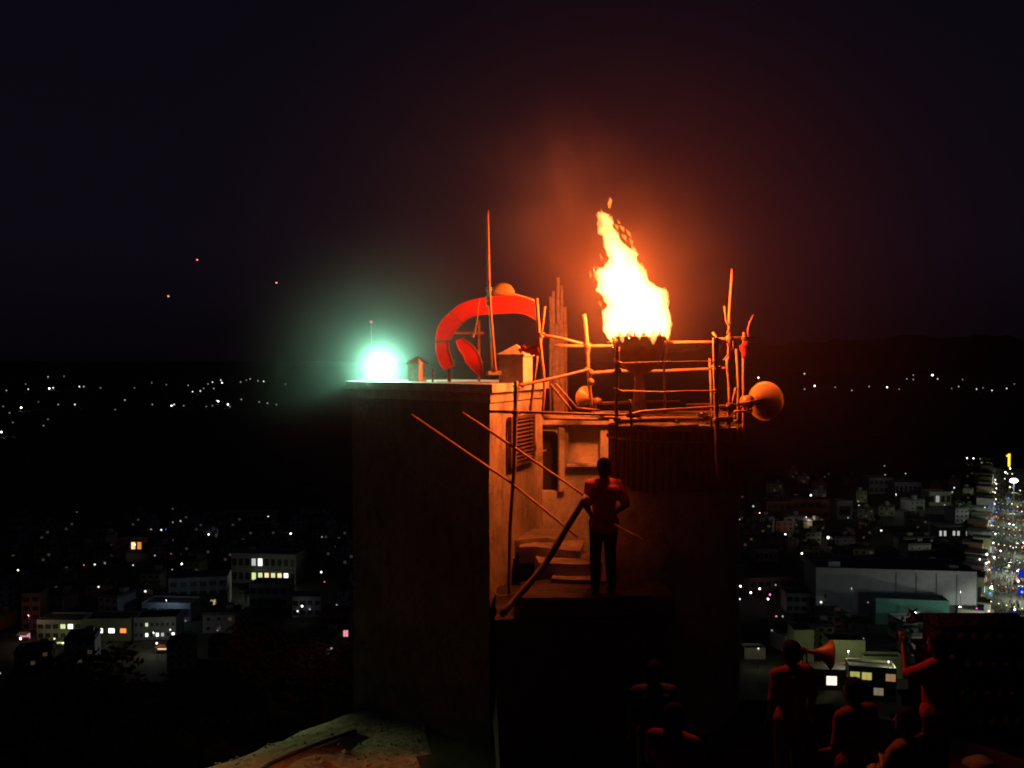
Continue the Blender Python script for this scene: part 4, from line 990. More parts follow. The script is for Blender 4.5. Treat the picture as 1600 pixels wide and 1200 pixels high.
HAND = []
def building(px0, px1, pt, pb, label, m=W_cream, depth=12, rz=0.0, floors=3, cols=5, lit=None, parapet=True, tower=False, fill=.65, cat='building', name='town_building', win=True, lift=0, wf=.5):
    Y = Yplain(pb, GZ + lift); a = P(px0, pb, Y); b = P(px1, pb, Y); w = b.x - a.x; H = P(800, pt, Y).z - (GZ + lift)
    root = empty(name, ((a.x + b.x) / 2, Y + depth / 2, GZ), rz, label, cat)
    H += lift
    HAND.append((root.location.x, root.location.y, w, depth))
    def L(nm, bm, m_): return link(nm, bm, m_, root, world_coords=False)
    bm = NB(); box(bm, (0, 0, H / 2), (w, depth, H)); L('wall', bm, m)
    bm = NB()
    if parapet:
        t_ = .25; hp = .9
        for s in (-1, 1):
            box(bm, (0, s * (depth / 2 - t_ / 2), H + hp / 2 + .01), (w, t_, hp)); box(bm, (s * (w / 2 - t_ / 2), 0, H + hp / 2 + .01), (t_, depth - 2 * t_ - .02, hp))
        L('parapet', bm, m)
    bm = NB(); box(bm, (0, 0, H + .06), (w - .6, depth - .6, .1)); L('roof', bm, W_roof)
    if tower:
        bm = NB(); box(bm, (-w * .28, depth * .1, H + 1.4), (3.0, 3.2, 2.6)); L('stair_tower', bm, m)
    if win:
        fh = H / floors; cw = w / cols; rnd = random.Random(px0 * 7 + int(pt))
        for f_ in range(floors):
            for c_ in range(cols):
                l_ = (lit or {}).get((f_, c_))
                mm = l_ or W_dark
                ww, wh = cw * fill, fh * wf
                bm = NB(); x = -w / 2 + cw * (c_ + .5); z = fh * (f_ + .52); y = -depth / 2
                box(bm, (x, y - .03, z), (ww, .1, wh)); wi = L('window', bm, mm)
                bm = NB()
                for s in (-1, 1): box(bm, (x + s * (ww / 2 + .06), y - .10, z), (.12, .16, wh + .24)); box(bm, (x, y - .10, z + s * (wh / 2 + .06)), (ww - .01, .16, .12))
                box(bm, (x, y - .09, z), (.08, .05, wh))
                fr = link('frame', bm, m, wi, world_coords=False)
    return root, w, H, depth
def lit(d): return d
# --- left side of the hill
r, w, H, D = building(362, 466, 868, 912, 'two-storey white building with brightly lit balcony rooms, left of the tower', W_cream, 14, R(-6), 2, 10,
    {(0, 3): E_lime, (0, 4): E_lime, (0, 5): E_warm, (0, 6): E_lime, (0, 7): E_warm, (0, 8): E_white, (1, 4): E_white, (1, 3): E_L['dim']}, fill=.62, tower=True)
bm = NB(); box(bm, (w * .12, -D / 2 - 1.0, H * .50), (w * .72, 1.9, .25)); link('balcony', bm, W_cream, r, world_coords=False)
bm = NB()
for i in range(8): box(bm, (w * (-.2 + i * .092), -D / 2 - 1.85, H * .50 + .6), (.12, .1, .9))
box(bm, (w * .12, -D / 2 - 1.85, H * .5 + 1.1), (w * .72, .12, .12)); link('railing', bm, W_cream, r, world_coords=False)
building(58, 128, 972, 1000, 'low cream shop row with lit shop fronts under it at the lower left', W_cream, 12, 0, 2, 6, {(1, 3): E_lime, (1, 4): E_white})
building(129, 202, 970, 1002, 'low building with one long glowing shop opening, lower left', W_green, 12, 0, 1, 4, {(0, 1): E_white, (0, 2): E_white, (0, 3): emit('orange_shop', (1, .25, .05), 1.6)}, fill=.5, wf=.22)
building(208, 272, 968, 1000, 'shop with white tube-lit rooms next to a dark street', W_grey, 12, R(5), 2, 8, {(0, 2): E_white, (0, 4): E_white, (0, 5): E_L['dim'], (0, 7): E_white, (1, 2): E_lime}, fill=.5, wf=.34)
building(33, 60, 930, 985, 'narrow brown building with stacked balconies at the far lower left', W_brick, 9, R(8), 4, 2, {(1, 0): None})
building(222, 300, 945, 970, 'long teal-grey shed behind the tube-lit shop', W_blue, 12, R(-4), 1, 6)
building(262, 350, 905, 950, 'dark three-storey block between the magenta light and the balcony building', W_grey, 14, R(10), 3, 6, {(0, 4): E_warm})
building(390, 450, 915, 950, 'unlit grey block just below the balcony building', W_grey, 12, R(-3), 2, 5)
building(455, 500, 935, 965, 'grey block with a lamp at its corner near the tower wall', W_blue, 10, R(4), 2, 4)
building(500, 546, 960, 1000, 'dim reddish house half hidden by the tower wall', W_brick, 10, 0, 2, 4, {(0, 3): E_pink})
building(185, 232, 842, 864, 'house with orange lit terrace on the far side of the town', W_brick, 14, 0, 1, 5, {(0, 2): E_warm, (0, 3): emit('amber_room', (1, .35, .06), .8)})
building(345, 425, 804, 818, 'long far building with a dim yellow front', W_cream, 16, 0, 1, 8, {(0, 3): emit('dim_yellow', (.6, .5, .15), .15)})
building(470, 502, 800, 814, 'far pale house beside the tower wall', W_grey, 14, 0, 1, 4, {(0, 2): E_L['faint']})
# stalls under the shop row
def stall(px, py, w, cols_, label):
    Y = Yplain(py); a = P(px, py, Y); root = empty('market_stall', (a.x, Y, GZ), 0, label, 'stall')
    bm = NB(); box(bm, (0, 0, 2.7), (w, 3.2, .12), rot=Matrix.Rotation(R(12), 4, 'X')); link('awning', bm, cols_[0], root, world_coords=False)
    bm = NB(); box(bm, (0, .6, .5), (w * .9, 1.2, 1.0)); link('counter', bm, cols_[1], root, world_coords=False)
    bm = NB(); box(bm, (0, 1.5, 1.4), (w * .96, .1, 2.2)); link('lit_back', bm, cols_[2], root, world_coords=False)
    for s in (-1, 1):
        bm = NB(); box(bm, (s * w / 2 * .95, -1.3, 1.2), (.1, .1, 2.4)); link('post', bm, M_post, root, world_coords=False)
M_aw = mat('yellow_awning', (.5, .45, .12), (.4, .35, .1), 1, .8, bump=0); M_aw2 = mat('red_awning', (.4, .07, .06), (.3, .05, .05), 1, .8, bump=0); M_aw3 = mat('white_awning', (.6, .6, .58), (.5, .5, .48), 1, .8, bump=0)
stall(87, 1010, 7.5, (M_aw, W_cream, E_lime), 'glowing lime-yellow stall below the cream shop row'); stall(36, 1000, 4.5, (M_aw3, W_grey, E_pink), 'small stall with pinkish light at the far lower left')
stall(253, 1020, 5.0, (M_aw2, W_cream, E_warm), 'small red and yellow lit stall below the tube-lit shop')

# --- right side of the hill
r, w, H, D = building(1284, 1524, 893, 966, 'wide blue-grey hall with panelled wall and flat roof', W_blue, 26, R(-7), 3, 8, {}, win=False, fill=.6)
bm = NB()
for i in range(9): 
    if i >= 4: box(bm, (-w / 2 + w * i / 8.02 + .3, -D / 2 - .08, H * .52), (.35, .14, H * .92))
link('pilaster', bm, W_line, r, world_coords=False)
for i in range(4, 8):
    for k in range(3):
        bm = NB(); box(bm, (-w / 2 + w * (i + .53) / 8.02, -D / 2 - .05, H * (.20 + .29 * k)), (w / 8.02 - .9, .08, H * .27)); link('wall_panel', bm, W_blue, r, world_coords=False)
bm = NB(); box(bm, (-w * .38, -D / 2 + 4, H + 1.8), (5.2, 5, 3.4)); link('stair_tower', bm, W_blue, r, world_coords=False)
bm = NB(); box(bm, (w * .38, -D / 2 + 6, H + 1.4), (4.2, 4, 2.4)); link('water_tank', bm, W_grey, r, world_coords=False)
building(1283, 1320, 925, 962, 'narrow olive house in front of the wide blue-grey hall', W_green, 8, R(3), 3, 2, {}, win=True)
building(1374, 1482, 940, 978, 'teal lit wall of a low hall before the wide grey hall', W_teal, 10, R(-9), 1, 3, {}, win=False)
building(1296, 1352, 1004, 1052, 'pale green block-shaped house above the market shops', W_green, 9, R(-2), 2, 3, {}, win=False)
building(1241, 1272, 988, 1040, 'tall pale green house behind the brown horn loudspeaker', W_green, 9, R(-2), 2, 2, {}, win=False)
building(1352, 1412, 1030, 1060, 'long low pale green wall with a stepped end beside the block house', W_green, 6, R(-3), 1, 3, {}, win=False)
r, w, H, D = building(1272, 1330, 1050, 1078, 'shop with dark red shutters and lit sign under the green houses', W_brick, 8, R(-6), 1, 3, {(0, 1): emit('sign_white', (1, .85, .6), 1.6)}, fill=.8)
r, w, H, D = building(1332, 1402, 1046, 1092, 'two-storey market building with yellow lit galleries', W_cream, 8, R(-12), 2, 4, {(1, 0): emit('gallery_yellow', (.8, .8, .2), .45), (1, 1): emit('gallery_yellow2', (.8, .7, .2), .55), (0, 0): emit('gallery_olive', (.5, .5, .15), .3), (1, 2): W_dark, (1, 3): emit('gallery_warm', (.8, .45, .2), .35), (0, 2): emit('gallery_cream', (.7, .6, .4), .25)}, fill=.82)
building(1163, 1196, 1016, 1030, 'small pale flat-roofed room by the dark hill edge', W_cream, 6, 0, 1, 2, {}, win=False)
building(1196, 1236, 785, 815, 'dim house on the town side of the dark turret', W_brick, 12, R(3), 2, 4)
building(1238, 1296, 782, 812, 'dim two-storey house left of the framed doorway house', W_brick, 12, R(-3), 2, 5)
building(1308, 1332, 784, 812, 'house with a pale framed front among dim roofs', W_grey, 10, 0, 1, 1, {}, fill=.7)
building(1358, 1396, 748, 772, 'dim far block with pale upper wall', W_grey, 16, 0, 2, 5)
building(1398, 1440, 755, 775, 'dim long far block near the bright street', W_blue, 16, 0, 1, 6)
building(1452, 1486, 770, 790, 'pale lit house beside a round dark tree', W_cream, 14, 0, 1, 4, {(0, 1): E_L['faint']})
building(1468, 1522, 826, 842, 'row of tube-lit upper rooms near the bright street', W_cream, 14, R(-4), 1, 8, {(0, k): E_L['dim'] for k in (0, 1, 3, 4, 6)}, fill=.5)
building(1496, 1524, 845, 860, 'two bright windows under the tube-lit rooms', W_cream, 12, R(-4), 1, 5, {(0, 2): E_L['dim'], (0, 3): E_L['dim']}, fill=.6)
building(1180, 1215, 860, 878, 'dim long roof left of the street lamps on the right slope foot', W_grey, 10, 0, 1, 5)
building(1168, 1240, 905, 935, 'dim building behind a cluster of blue and white lights', W_brick, 14, R(5), 2, 6, {(0, 1): None})
building(1230, 1275, 930, 958, 'dim grey house left of the olive house', W_grey, 12, R(-5), 2, 4)

# --- bright bazaar street running away on the right
S0 = Vector((P(1597, 1100, 1).x * Yplain(1100) / 1.0, Yplain(1100))); S1 = Vector((P(1572, 742, 1).x * Yplain(742), Yplain(742)))
sd = (S1 - S0).normalized(); sn_ = Vector((sd.y, -sd.x)); SL = (S1 - S0).length; HWID = 14.0
def sp_(u, v): 
    q = S0 + sd * u + sn_ * v; return q
bm = NB(); q = [sp_(-60, -HWID), sp_(-60, HWID + 12), sp_(SL + 300, HWID + 12), sp_(SL + 300, -HWID)]
bm.faces.new([bm.verts.new((p.x, p.y, GZ + .05)) for p in q]); tag(link('street', bm, M_road), kind='structure')
bm = NB(); 
for s, v in ((0, -HWID - 1.6), (1, HWID + 12)):
    q = [sp_(-60, v), sp_(-60, v + 1.6), sp_(SL + 300, v + 1.6), sp_(SL + 300, v)]
    a = [bm.verts.new((p.x, p.y, GZ - .1)) for p in q]; b = [bm.verts.new((p.x, p.y, GZ + .2)) for p in q]
    bm.faces.new(b)
    for i in range(4): bm.faces.new((a[i], a[(i + 1) % 4], b[(i + 1) % 4], b[i]))
tag(link('pavement', bm, W_roof), kind='structure')
ang = math.atan2(sd.y, sd.x)
walls = [W_cream, W_grey, W_blue, W_brick, W_green]
rnd = random.Random(11)
shop_e = [E_white, E_warm, E_lime, E_L['cyan'], E_L['dim'], E_pink]
cnt = 0
for side in (-1, 1):
    u = 95
    while u < SL + 60:
        L_ = rnd.uniform(9, 15); dep = rnd.uniform(8, 12); H = rnd.uniform(6, 11) if side < 0 else rnd.uniform(7, 12)
        if side < 0 and u < 260: H = rnd.uniform(5, 7)
        v = side * (HWID + 2.0 + dep / 2 - rnd.uniform(0, 5.5)) + (12 if side > 0 else 0); H *= rnd.uniform(.6, 1.45); q = sp_(u + L_ / 2, v)
        ptxt = ['plain', 'narrow', 'wide', 'low', 'tall'][cnt % 5]
        col = ['cream', 'grey', 'blue-grey', 'brown', 'pale green'][cnt % 5]
        root = empty('shop_house', (q.x, q.y, GZ), ang, '%s shop house on the %s side of the crowded bright street' % (col, 'town-hall' if side < 0 else 'outer'), 'shop house', '%s shop houses along the %s side of the bright street' % (col, 'hall' if side < 0 else 'outer'))
        bm = NB(); box(bm, (0, 0, H / 2), (L_ - .3, dep, H)); link('wall', bm, walls[cnt % 5], root, world_coords=False)
        bm = NB(); box(bm, (0, 0, H + .3), (L_ - .1, dep + .3, .5)); link('roof', bm, W_roof, root, world_coords=False)
        fy = -side * -1 * (dep / 2)     # towards the street
        fy = (-1 if side > 0 else 1) * -dep / 2
        fy = dep / 2 if side > 0 else -dep / 2
        # local y axis points left of the street direction: street is at -v direction
        fy = dep / 2 if side > 0 else -dep / 2
        for k in range(2):
            bm = NB(); box(bm, ((k - .5) * L_ * .46, fy, 1.5), (L_ * .38, .2, 2.2)); link('shop_front', bm, rnd.choice(shop_e), root, world_coords=False)
        bm = NB(); box(bm, (0, fy + (.9 if fy > 0 else -.9), 3.0), (L_ * .9, 1.6, .12)); link('awning', bm, rnd.choice([M_aw, M_aw2, M_aw3]), root, world_coords=False)
        for k in range(3):
            bm = NB(); box(bm, ((k - 1) * L_ * .3, fy, H * .68), (1.5, .2, 1.5)); link('window', bm, W_dark if rnd.random() < .6 else E_warm, root, world_coords=False)
        u += L_ + (rnd.uniform(0, 3) if rnd.random() < .3 else .2); cnt += 1
# crowd in the street: too many to count
cl = [mat('crowd_cloth_%s' % n, c, None, 5, .9, bump=0) for n, c in (('white', (.42, .44, .38)), ('red', (.22, .12, .09)), ('blue', (.10, .13, .20)), ('yellow', (.36, .33, .20)), ('green', (.16, .22, .14)), ('dark', (.04, .04, .04)))]
bm = NB()
for i in range(3800):
    u = SL * 1.1 * rnd.random() ** 1.15 - 20; q = sp_(u, rnd.uniform(-HWID + .5, HWID + 11)); mi = rnd.randrange(6); h = rnd.uniform(1.5, 1.8)
    v = box(bm, (q.x, q.y, GZ + h * .42), (.42, .28, h * .80), rnd.random() * 3, mi)
    v2 = box(bm, (q.x, q.y, GZ + h * .92), (.2, .2, h * .15), rnd.random() * 3, 5)
tag(link('crowd', bm, cl), 'dense crowd of tiny figures filling the bright street', 'crowd', kind='stuff')
# market umbrellas and stalls in the street
colmap = [('blue', mat('blue_canopy', (.03, .08, .6), (.02, .06, .45), 1, .8, bump=0)), ('red', M_aw2), ('white', M_aw3), ('yellow', M_aw), ('green', mat('green_canopy', (.08, .4, .12), (.06, .3, .1), 1, .8, bump=0))]
for i in range(74):
    u = 20 + SL * .95 * rnd.random() ** 1.3; v = rnd.choice((rnd.uniform(-HWID + 1.5, -HWID + 5), rnd.uniform(-HWID + 2, HWID + 8), rnd.uniform(2, HWID + 8))); q = sp_(u, v); cn, cm = colmap[rnd.randrange(5)]
    root = empty('street_stall', (q.x, q.y, GZ), ang + rnd.uniform(-.3, .3), '%s canopied stall with a hanging light in the crowded street' % cn, 'stall', '%s canopied stalls in the bright street' % cn)
    bm = NB(); n = 8; ap = bm.verts.new((0, 0, 3.1)); ring = [bm.verts.new((2.0 * math.cos(2 * math.pi * k / n), 2.0 * math.sin(2 * math.pi * k / n), 2.35)) for k in range(n)]
    for k in range(n): bm.faces.new((ap, ring[k], ring[(k + 1) % n]))
    bm.faces.new(ring[::-1]); link('canopy', bm, cm, root, world_coords=False)
    bm = NB(); box(bm, (0, 0, 1.2), (.1, .1, 2.3)); link('pole', bm, M_post, root, world_coords=False)
    bm = NB(); box(bm, (0, 0, .5), (2.6, 1.4, .9)); link('counter', bm, W_grey, root, world_coords=False)
    bm = NB(); bmesh.ops.create_icosphere(bm, subdivisions=1, radius=.38); bm.transform(Matrix.Translation((.9, -.7, 3.4))); link('bulb', bm, E_L[rnd.choice(['white', 'warm', 'white', 'mid', 'blue', 'pink', 'red', 'white', 'yellow'])], root, world_coords=False)

# --- lamps: a small emitting globe on a post, one thing each
lamp_mesh = {}
def lamp(px, py, col='white', size=1.0, label=None, group=None, hgt=8.0, z_ground=None, name='street_lamp'):
    # the depth follows from the post's foot standing on the plain
    zb = GZ if z_ground is None else z_ground
    d = P(px, py, 1.0)
    Y = (zb + hgt) / d.z if d.z < -.012 else 9000.0
    Y = min(Y, 9000.0); p = P(px, py, Y); sc_ = Y / 560.0
    r_ = .42 * size * max(.8, sc_)
    foot = max(-zb + p.z, 2.0) if Y < 8999 else 14
    if Y >= 8999: foot = p.z - zb
    bm = NB(); bmesh.ops.create_icosphere(bm, subdivisions=1, radius=r_)
    for f in bm.faces: f.material_index = 1
    box(bm, (0, 0, -foot / 2), (.16 * sc_, .16 * sc_, foot), 0, 0)
    bm.transform(Matrix.Translation((0, 0, foot)))
    o = link(name, bm, [M_post, E_L[col]], None); o.location = (p.x, p.y, p.z - foot)
    return tag(o, label or '%s light standing among the dark roofs' % col, 'lamp', group)
colname = {'white': 'bright white', 'dim': 'dim pale', 'mid': 'white', 'warm': 'orange', 'yellow': 'yellow', 'blue': 'blue', 'pink': 'magenta', 'red': 'red', 'faint': 'very faint pale', 'cyan': 'cyan'}
def lamps(lst, where, grp, **k):
    for px, py, c, s in lst:
        lamp(px, py, c, s, '%s lamp %s' % (colname[c], where), '%s %s' % (colname[c], grp), **k)
# far lights left of the tower
farL = [(10, 610, 'dim', .9), (44, 608, 'mid', .8), (33, 637, 'white', 1.1), (15, 645, 'faint', 1), (2, 675, 'white', 1.2), (75, 589, 'dim', 1), (77, 607, 'white', 1.1), (83, 606, 'mid', 1), (91, 632, 'dim', .9), (117, 632, 'mid', 1),
        (124, 604, 'mid', 1), (131, 604, 'dim', 1.1), (157, 606, 'faint', .9), (68, 665, 'faint', 1), (75, 655, 'faint', .9), (195, 625, 'dim', 1), (238, 632, 'faint', 1.1), (237, 598, 'faint', .8), (260, 601, 'faint', .8), (294, 602, 'dim', .8),
        (301, 612, 'mid', .9), (313, 611, 'mid', .9), (268, 634, 'white', .9), (272, 632, 'mid', 1), (287, 634, 'faint', 1), (318, 607, 'faint', .9), (325, 600, 'faint', 1), (332, 597, 'mid', .8), (334, 607, 'dim', .9), (345, 594, 'mid', .8), (347, 598, 'white', .8),
        (341, 627, 'white', 1), (339, 626, 'mid', .8), (356, 632, 'white', 1), (359, 635, 'dim', .9), (332, 634, 'faint', .9), (322, 635, 'faint', .8), (376, 597, 'dim', .8), (391, 592, 'dim', .9), (377, 624, 'dim', .9), (385, 594, 'faint', .8), (403, 595, 'dim', .8), (412, 596, 'mid', .9),
        (405, 628, 'faint', 1), (418, 630, 'dim', .9), (432, 632, 'faint', .9), (446, 600, 'faint', .9), (210, 606, 'faint', .8), (20, 660, 'faint', .9), (100, 588, 'faint', .8), (40, 600, 'faint', .8), (180, 640, 'faint', .8), (5, 635, 'faint', .9), (60, 628, 'faint', .7)]
lamps(farL, 'far out on the plain beyond the floodlight side', 'lights on the far plain, floodlight side')
# far lights right
farR = [(1172, 572, 'dim', .9), (1185, 590, 'white', .9), (1257, 584, 'mid', .8), (1257, 608, 'dim', .9), (1273, 603, 'white', .9), (1305, 605, 'faint', 1), (1331, 610, 'dim', .9), (1358, 604, 'dim', .9), (1386, 605, 'white', .9), (1405, 608, 'faint', .9), (1417, 592, 'dim', .8), (1427, 586, 'dim', .8), (1427, 593, 'dim', .8),
        (1457, 586, 'white', 1.2), (1465, 592, 'mid', .8), (1498, 604, 'dim', 1), (1504, 593, 'faint', .9), (1487, 607, 'faint', .8), (1526, 608, 'mid', .8), (1536, 606, 'faint', .9), (1550, 610, 'mid', .9), (1573, 607, 'mid', .8), (1184, 641, 'dim', .9), (1197, 642, 'dim', .9), (1585, 600, 'faint', .8), (1184, 608, 'faint', .8)]
lamps(farR, 'far out below the right-hand ridge', 'lights below the far ridge')
# town lights left
townL = [(73, 846, 'white', 1.2), (3, 870, 'dim', 1.1), (28, 891, 'yellow', 1.3), (187, 855, 'white', 1.2), (198, 841, 'white', 1.1), (210, 837, 'white', 1.1), (210, 851, 'white', 1.1), (236, 827, 'dim', 1), (252, 828, 'mid', 1.3), (260, 827, 'blue', 1.6), (270, 816, 'dim', .9), (282, 814, 'mid', .8),
         (148, 882, 'mid', 1.3), (164, 880, 'dim', .9), (131, 883, 'red', .6), (154, 917, 'mid', 1.3), (167, 908, 'warm', .5), (208, 883, 'mid', .9), (227, 924, 'mid', 1.6), (242, 868, 'dim', 1.1), (268, 865, 'pink', 1.1), (284, 881, 'white', 1.2), (269, 890, 'dim', .9), (270, 905, 'dim', 1.3), (326, 835, 'white', .9), (377, 809, 'mid', .9),
         (419, 807, 'mid', .9), (310, 880, 'dim', 1.6), (334, 892, 'red', .7), (311, 904, 'dim', .9), (323, 918, 'dim', .8), (448, 832, 'dim', .9), (454, 834, 'white', 1.3), (486, 806, 'dim', 1), (503, 839, 'dim', .9), (502, 894, 'mid', 1.8), (507, 909, 'red', .7), (465, 955, 'mid', 1.3), (472, 947, 'white', 1.2), (484, 952, 'dim', 1.1),
         (526, 945, 'dim', .9), (32, 998, 'white', 1.2), (70, 1000, 'white', 1.2), (85, 998, 'mid', 1.1), (98, 1005, 'yellow', .9), (266, 984, 'mid', 1.1), (0, 1052, 'dim', .9), (542, 824, 'mid', .9), (544, 861, 'dim', .8), (514, 1022, 'dim', 1.1), (530, 1018, 'dim', 1.2), (518, 1013, 'faint', 1.4), (245, 1005, 'white', .9), (262, 1012, 'warm', .6), (270, 795, 'faint', .9),
         (100, 893, 'faint', .9), (340, 985, 'faint', .9), (290, 970, 'faint', 1.0), (120, 800, 'faint', .7)]
lamps(townL, 'in the town left of the tower', 'lamps in the town left of the tower', hgt=7.0)
townR = [(1216, 776, 'dim', 1.2), (1261, 778, 'white', 1.3), (1267, 774, 'white', .9), (1177, 791, 'dim', 1.5), (1187, 802, 'warm', .9), (1179, 809, 'red', .7), (1201, 813, 'white', 1.1), (1155, 812, 'mid', 1.2), (1153, 824, 'dim', 1.3), (1153, 838, 'mid', 1.3), (1169, 815, 'dim', 1.3), (1227, 835, 'white', 1.1), (1258, 846, 'dim', 1.5), (1253, 865, 'white', 1.1),
         (1294, 840, 'white', 1.5), (1298, 840, 'white', 1.3), (1342, 790, 'mid', 1.0), (1341, 783, 'dim', .8), (1325, 809, 'dim', .9), (1377, 829, 'mid', 1.5), (1383, 742, 'faint', 1.2), (1382, 728, 'faint', 1.0), (1415, 740, 'dim', 1.0), (1157, 916, 'white', 1.2), (1156, 936, 'mid', 1.2), (1173, 926, 'white', 1.2), (1187, 920, 'white', 1.3), (1203, 929, 'pink', 1.1),
         (1200, 936, 'white', 1.2), (1212, 914, 'dim', 1.1), (1213, 963, 'red', .9), (1223, 963, 'dim', 1.1), (1206, 985, 'dim', .9), (1283, 941, 'mid', 1.5), (1281, 957, 'mid', 1.0), (1277, 972, 'dim', 1.5), (1323, 939, 'mid', 1.1), (1347, 939, 'dim', 1.1), (1356, 941, 'faint', 1.1), (1295, 991, 'dim', .9), (1349, 998, 'dim', .9), (1251, 983, 'mid', 1.3), (1262, 983, 'mid', 1.3),
         (1511, 716, 'white', .8), (1521, 716, 'white', .8), (1532, 717, 'mid', .8), (1534, 723, 'dim', .8), (1491, 762, 'mid', 1.0), (1498, 764, 'mid', 1.0), (1488, 769, 'dim', 1.2), (1476, 789, 'dim', 1.0), (1529, 833, 'white', 1.3), (1529, 849, 'white', 1.3), (1531, 874, 'white', 1.0), (1542, 866, 'white', 1.4), (1545, 878, 'warm', 1.2), (1541, 880, 'white', 1.3), (1546, 890, 'yellow', 1.0),
         (1534, 908, 'red', 1.5), (1533, 909, 'white', 1.0), (1453, 950, 'white', 1.1), (1487, 945, 'warm', .9), (1500, 949, 'white', 1.6), (1526, 951, 'pink', 1.0), (1545, 939, 'warm', .9), (1545, 955, 'warm', .9), (1592, 890, 'mid', 1.2), (1591, 908, 'white', 1.4), (1589, 905, 'red', 1.6), (1590, 892, 'white', 1.1), (1556, 780, 'warm', .8), (1554, 788, 'red', .7), (1539, 793, 'mid', .9), (1578, 732, 'white', 1.1),
         (1571, 738, 'white', 1.0), (1574, 740, 'mid', 1.0), (1570, 748, 'mid', .9), (1578, 761, 'yellow', 1.2), (1583, 762, 'blue', 1.0), (1549, 821, 'mid', 1.0), (1543, 815, 'dim', 1.2), (1583, 856, 'mid', 1.0), (1596, 1000, 'white', 1.8), (1591, 1016, 'white', 1.8), (1592, 996, 'cyan', 1.5), (1530, 962, 'cyan', 1.3), (1529, 972, 'cyan', 1.2), (1530, 966, 'blue', 1.8), (1597, 925, 'blue', 1.8), (1595, 895, 'blue', 1.6)]
lamps(townR, 'in the town right of the turret', 'lamps in the town right of the turret', hgt=7.0)
# tall yellow lit sign shaped like a 1 and the big white flood lamp at the end of the street
def boxpx(px0, py0, px1, py1, Y, depth=.4): 
    a = P(px0, py1, Y); b = P(px1, py0, Y); return ((a.x + b.x) / 2, Y, (a.z + b.z) / 2), (b.x - a.x, depth, b.z - a.z)
E_one = emit('yellow_neon', (1.0, .55, .03), 2.2)
Yo = 760.0; one = empty('illuminated_sign', (P(1577, 733, Yo).x, Yo, GZ), 0, 'tall yellow illuminated sign shaped like the digit 1 over the street end', 'sign')
bm = NB(); c_, s_ = boxpx(1575, 709, 1578.5, 729, Yo); box(bm, c_, s_); c_, s_ = boxpx(1572.6, 711, 1575, 713.5, Yo); box(bm, c_, s_); link('digit', bm, E_one, one)
bm = NB(); p = P(1577, 729, Yo); box(bm, (p.x, Yo, (p.z + GZ) / 2), (.5, .5, p.z - GZ)); link('mast', bm, M_post, one)
Yb = 640.0; p = P(1584, 751, Yb); bigl = empty('high_mast_light', (p.x, Yb, GZ), 0, 'very bright white high-mast lamp above the crowded street', 'lamp')
bm = NB(); bmesh.ops.create_icosphere(bm, subdivisions=2, radius=1); bm.transform(Matrix.Translation(p) @ Matrix.Diagonal((3.0, 1.2, 1.5, 1))); link('lamp_head', bm, emit('mast_glare', (1, 1, .9), 18), bigl)
bm = NB(); box(bm, (p.x, Yb, (p.z - 1.6 + GZ) / 2), (.5, .5, p.z - 1.6 - GZ)); link('mast', bm, M_post, bigl)
point('mast_light', Vector((p.x - 1, Yb - 5, p.z)) - Vector(bigl.location), 18000, (.85, 1, .75), 1.0, bigl)
for px0, py0, px1, py1, Yp, c_, lb in ((1592, 890, 1601, 903, 452, (.03, .06, 1.0), 'upper blue lit board at the edge of the bright street'), (1591, 918, 1600, 930, 430, (.03, .05, .9), 'lower blue lit board at the edge of the bright street'),
        (1525, 958, 1534, 972, 402, (.03, .35, 1.0), 'small cyan-blue lit board just above the shrine roof'), (1590, 985, 1600, 1000, 372, (.1, .7, .8), 'cyan lit board beside the shrine tower edge'),
        (1592, 1012, 1603, 1050, 352, (1.0, .62, .55), 'pale pink lit board low beside the shrine tower edge')):
    c0, s0 = boxpx(px0, py0, px1, py1, Yp); t = empty('shop_sign', (c0[0], Yp, GZ), 0, lb, 'sign')
    bm = NB(); box(bm, c0, s0); link('board', bm, emit('sign_glow', c_, .35), t)
    bm = NB(); zt_ = c0[2] - s0[2] / 2
    for q_ in (-.4, .4): box(bm, (c0[0] + q_ * s0[0], Yp, (zt_ + GZ) / 2), (.12, .12, zt_ - GZ))
    link('post', bm, M_post, t)
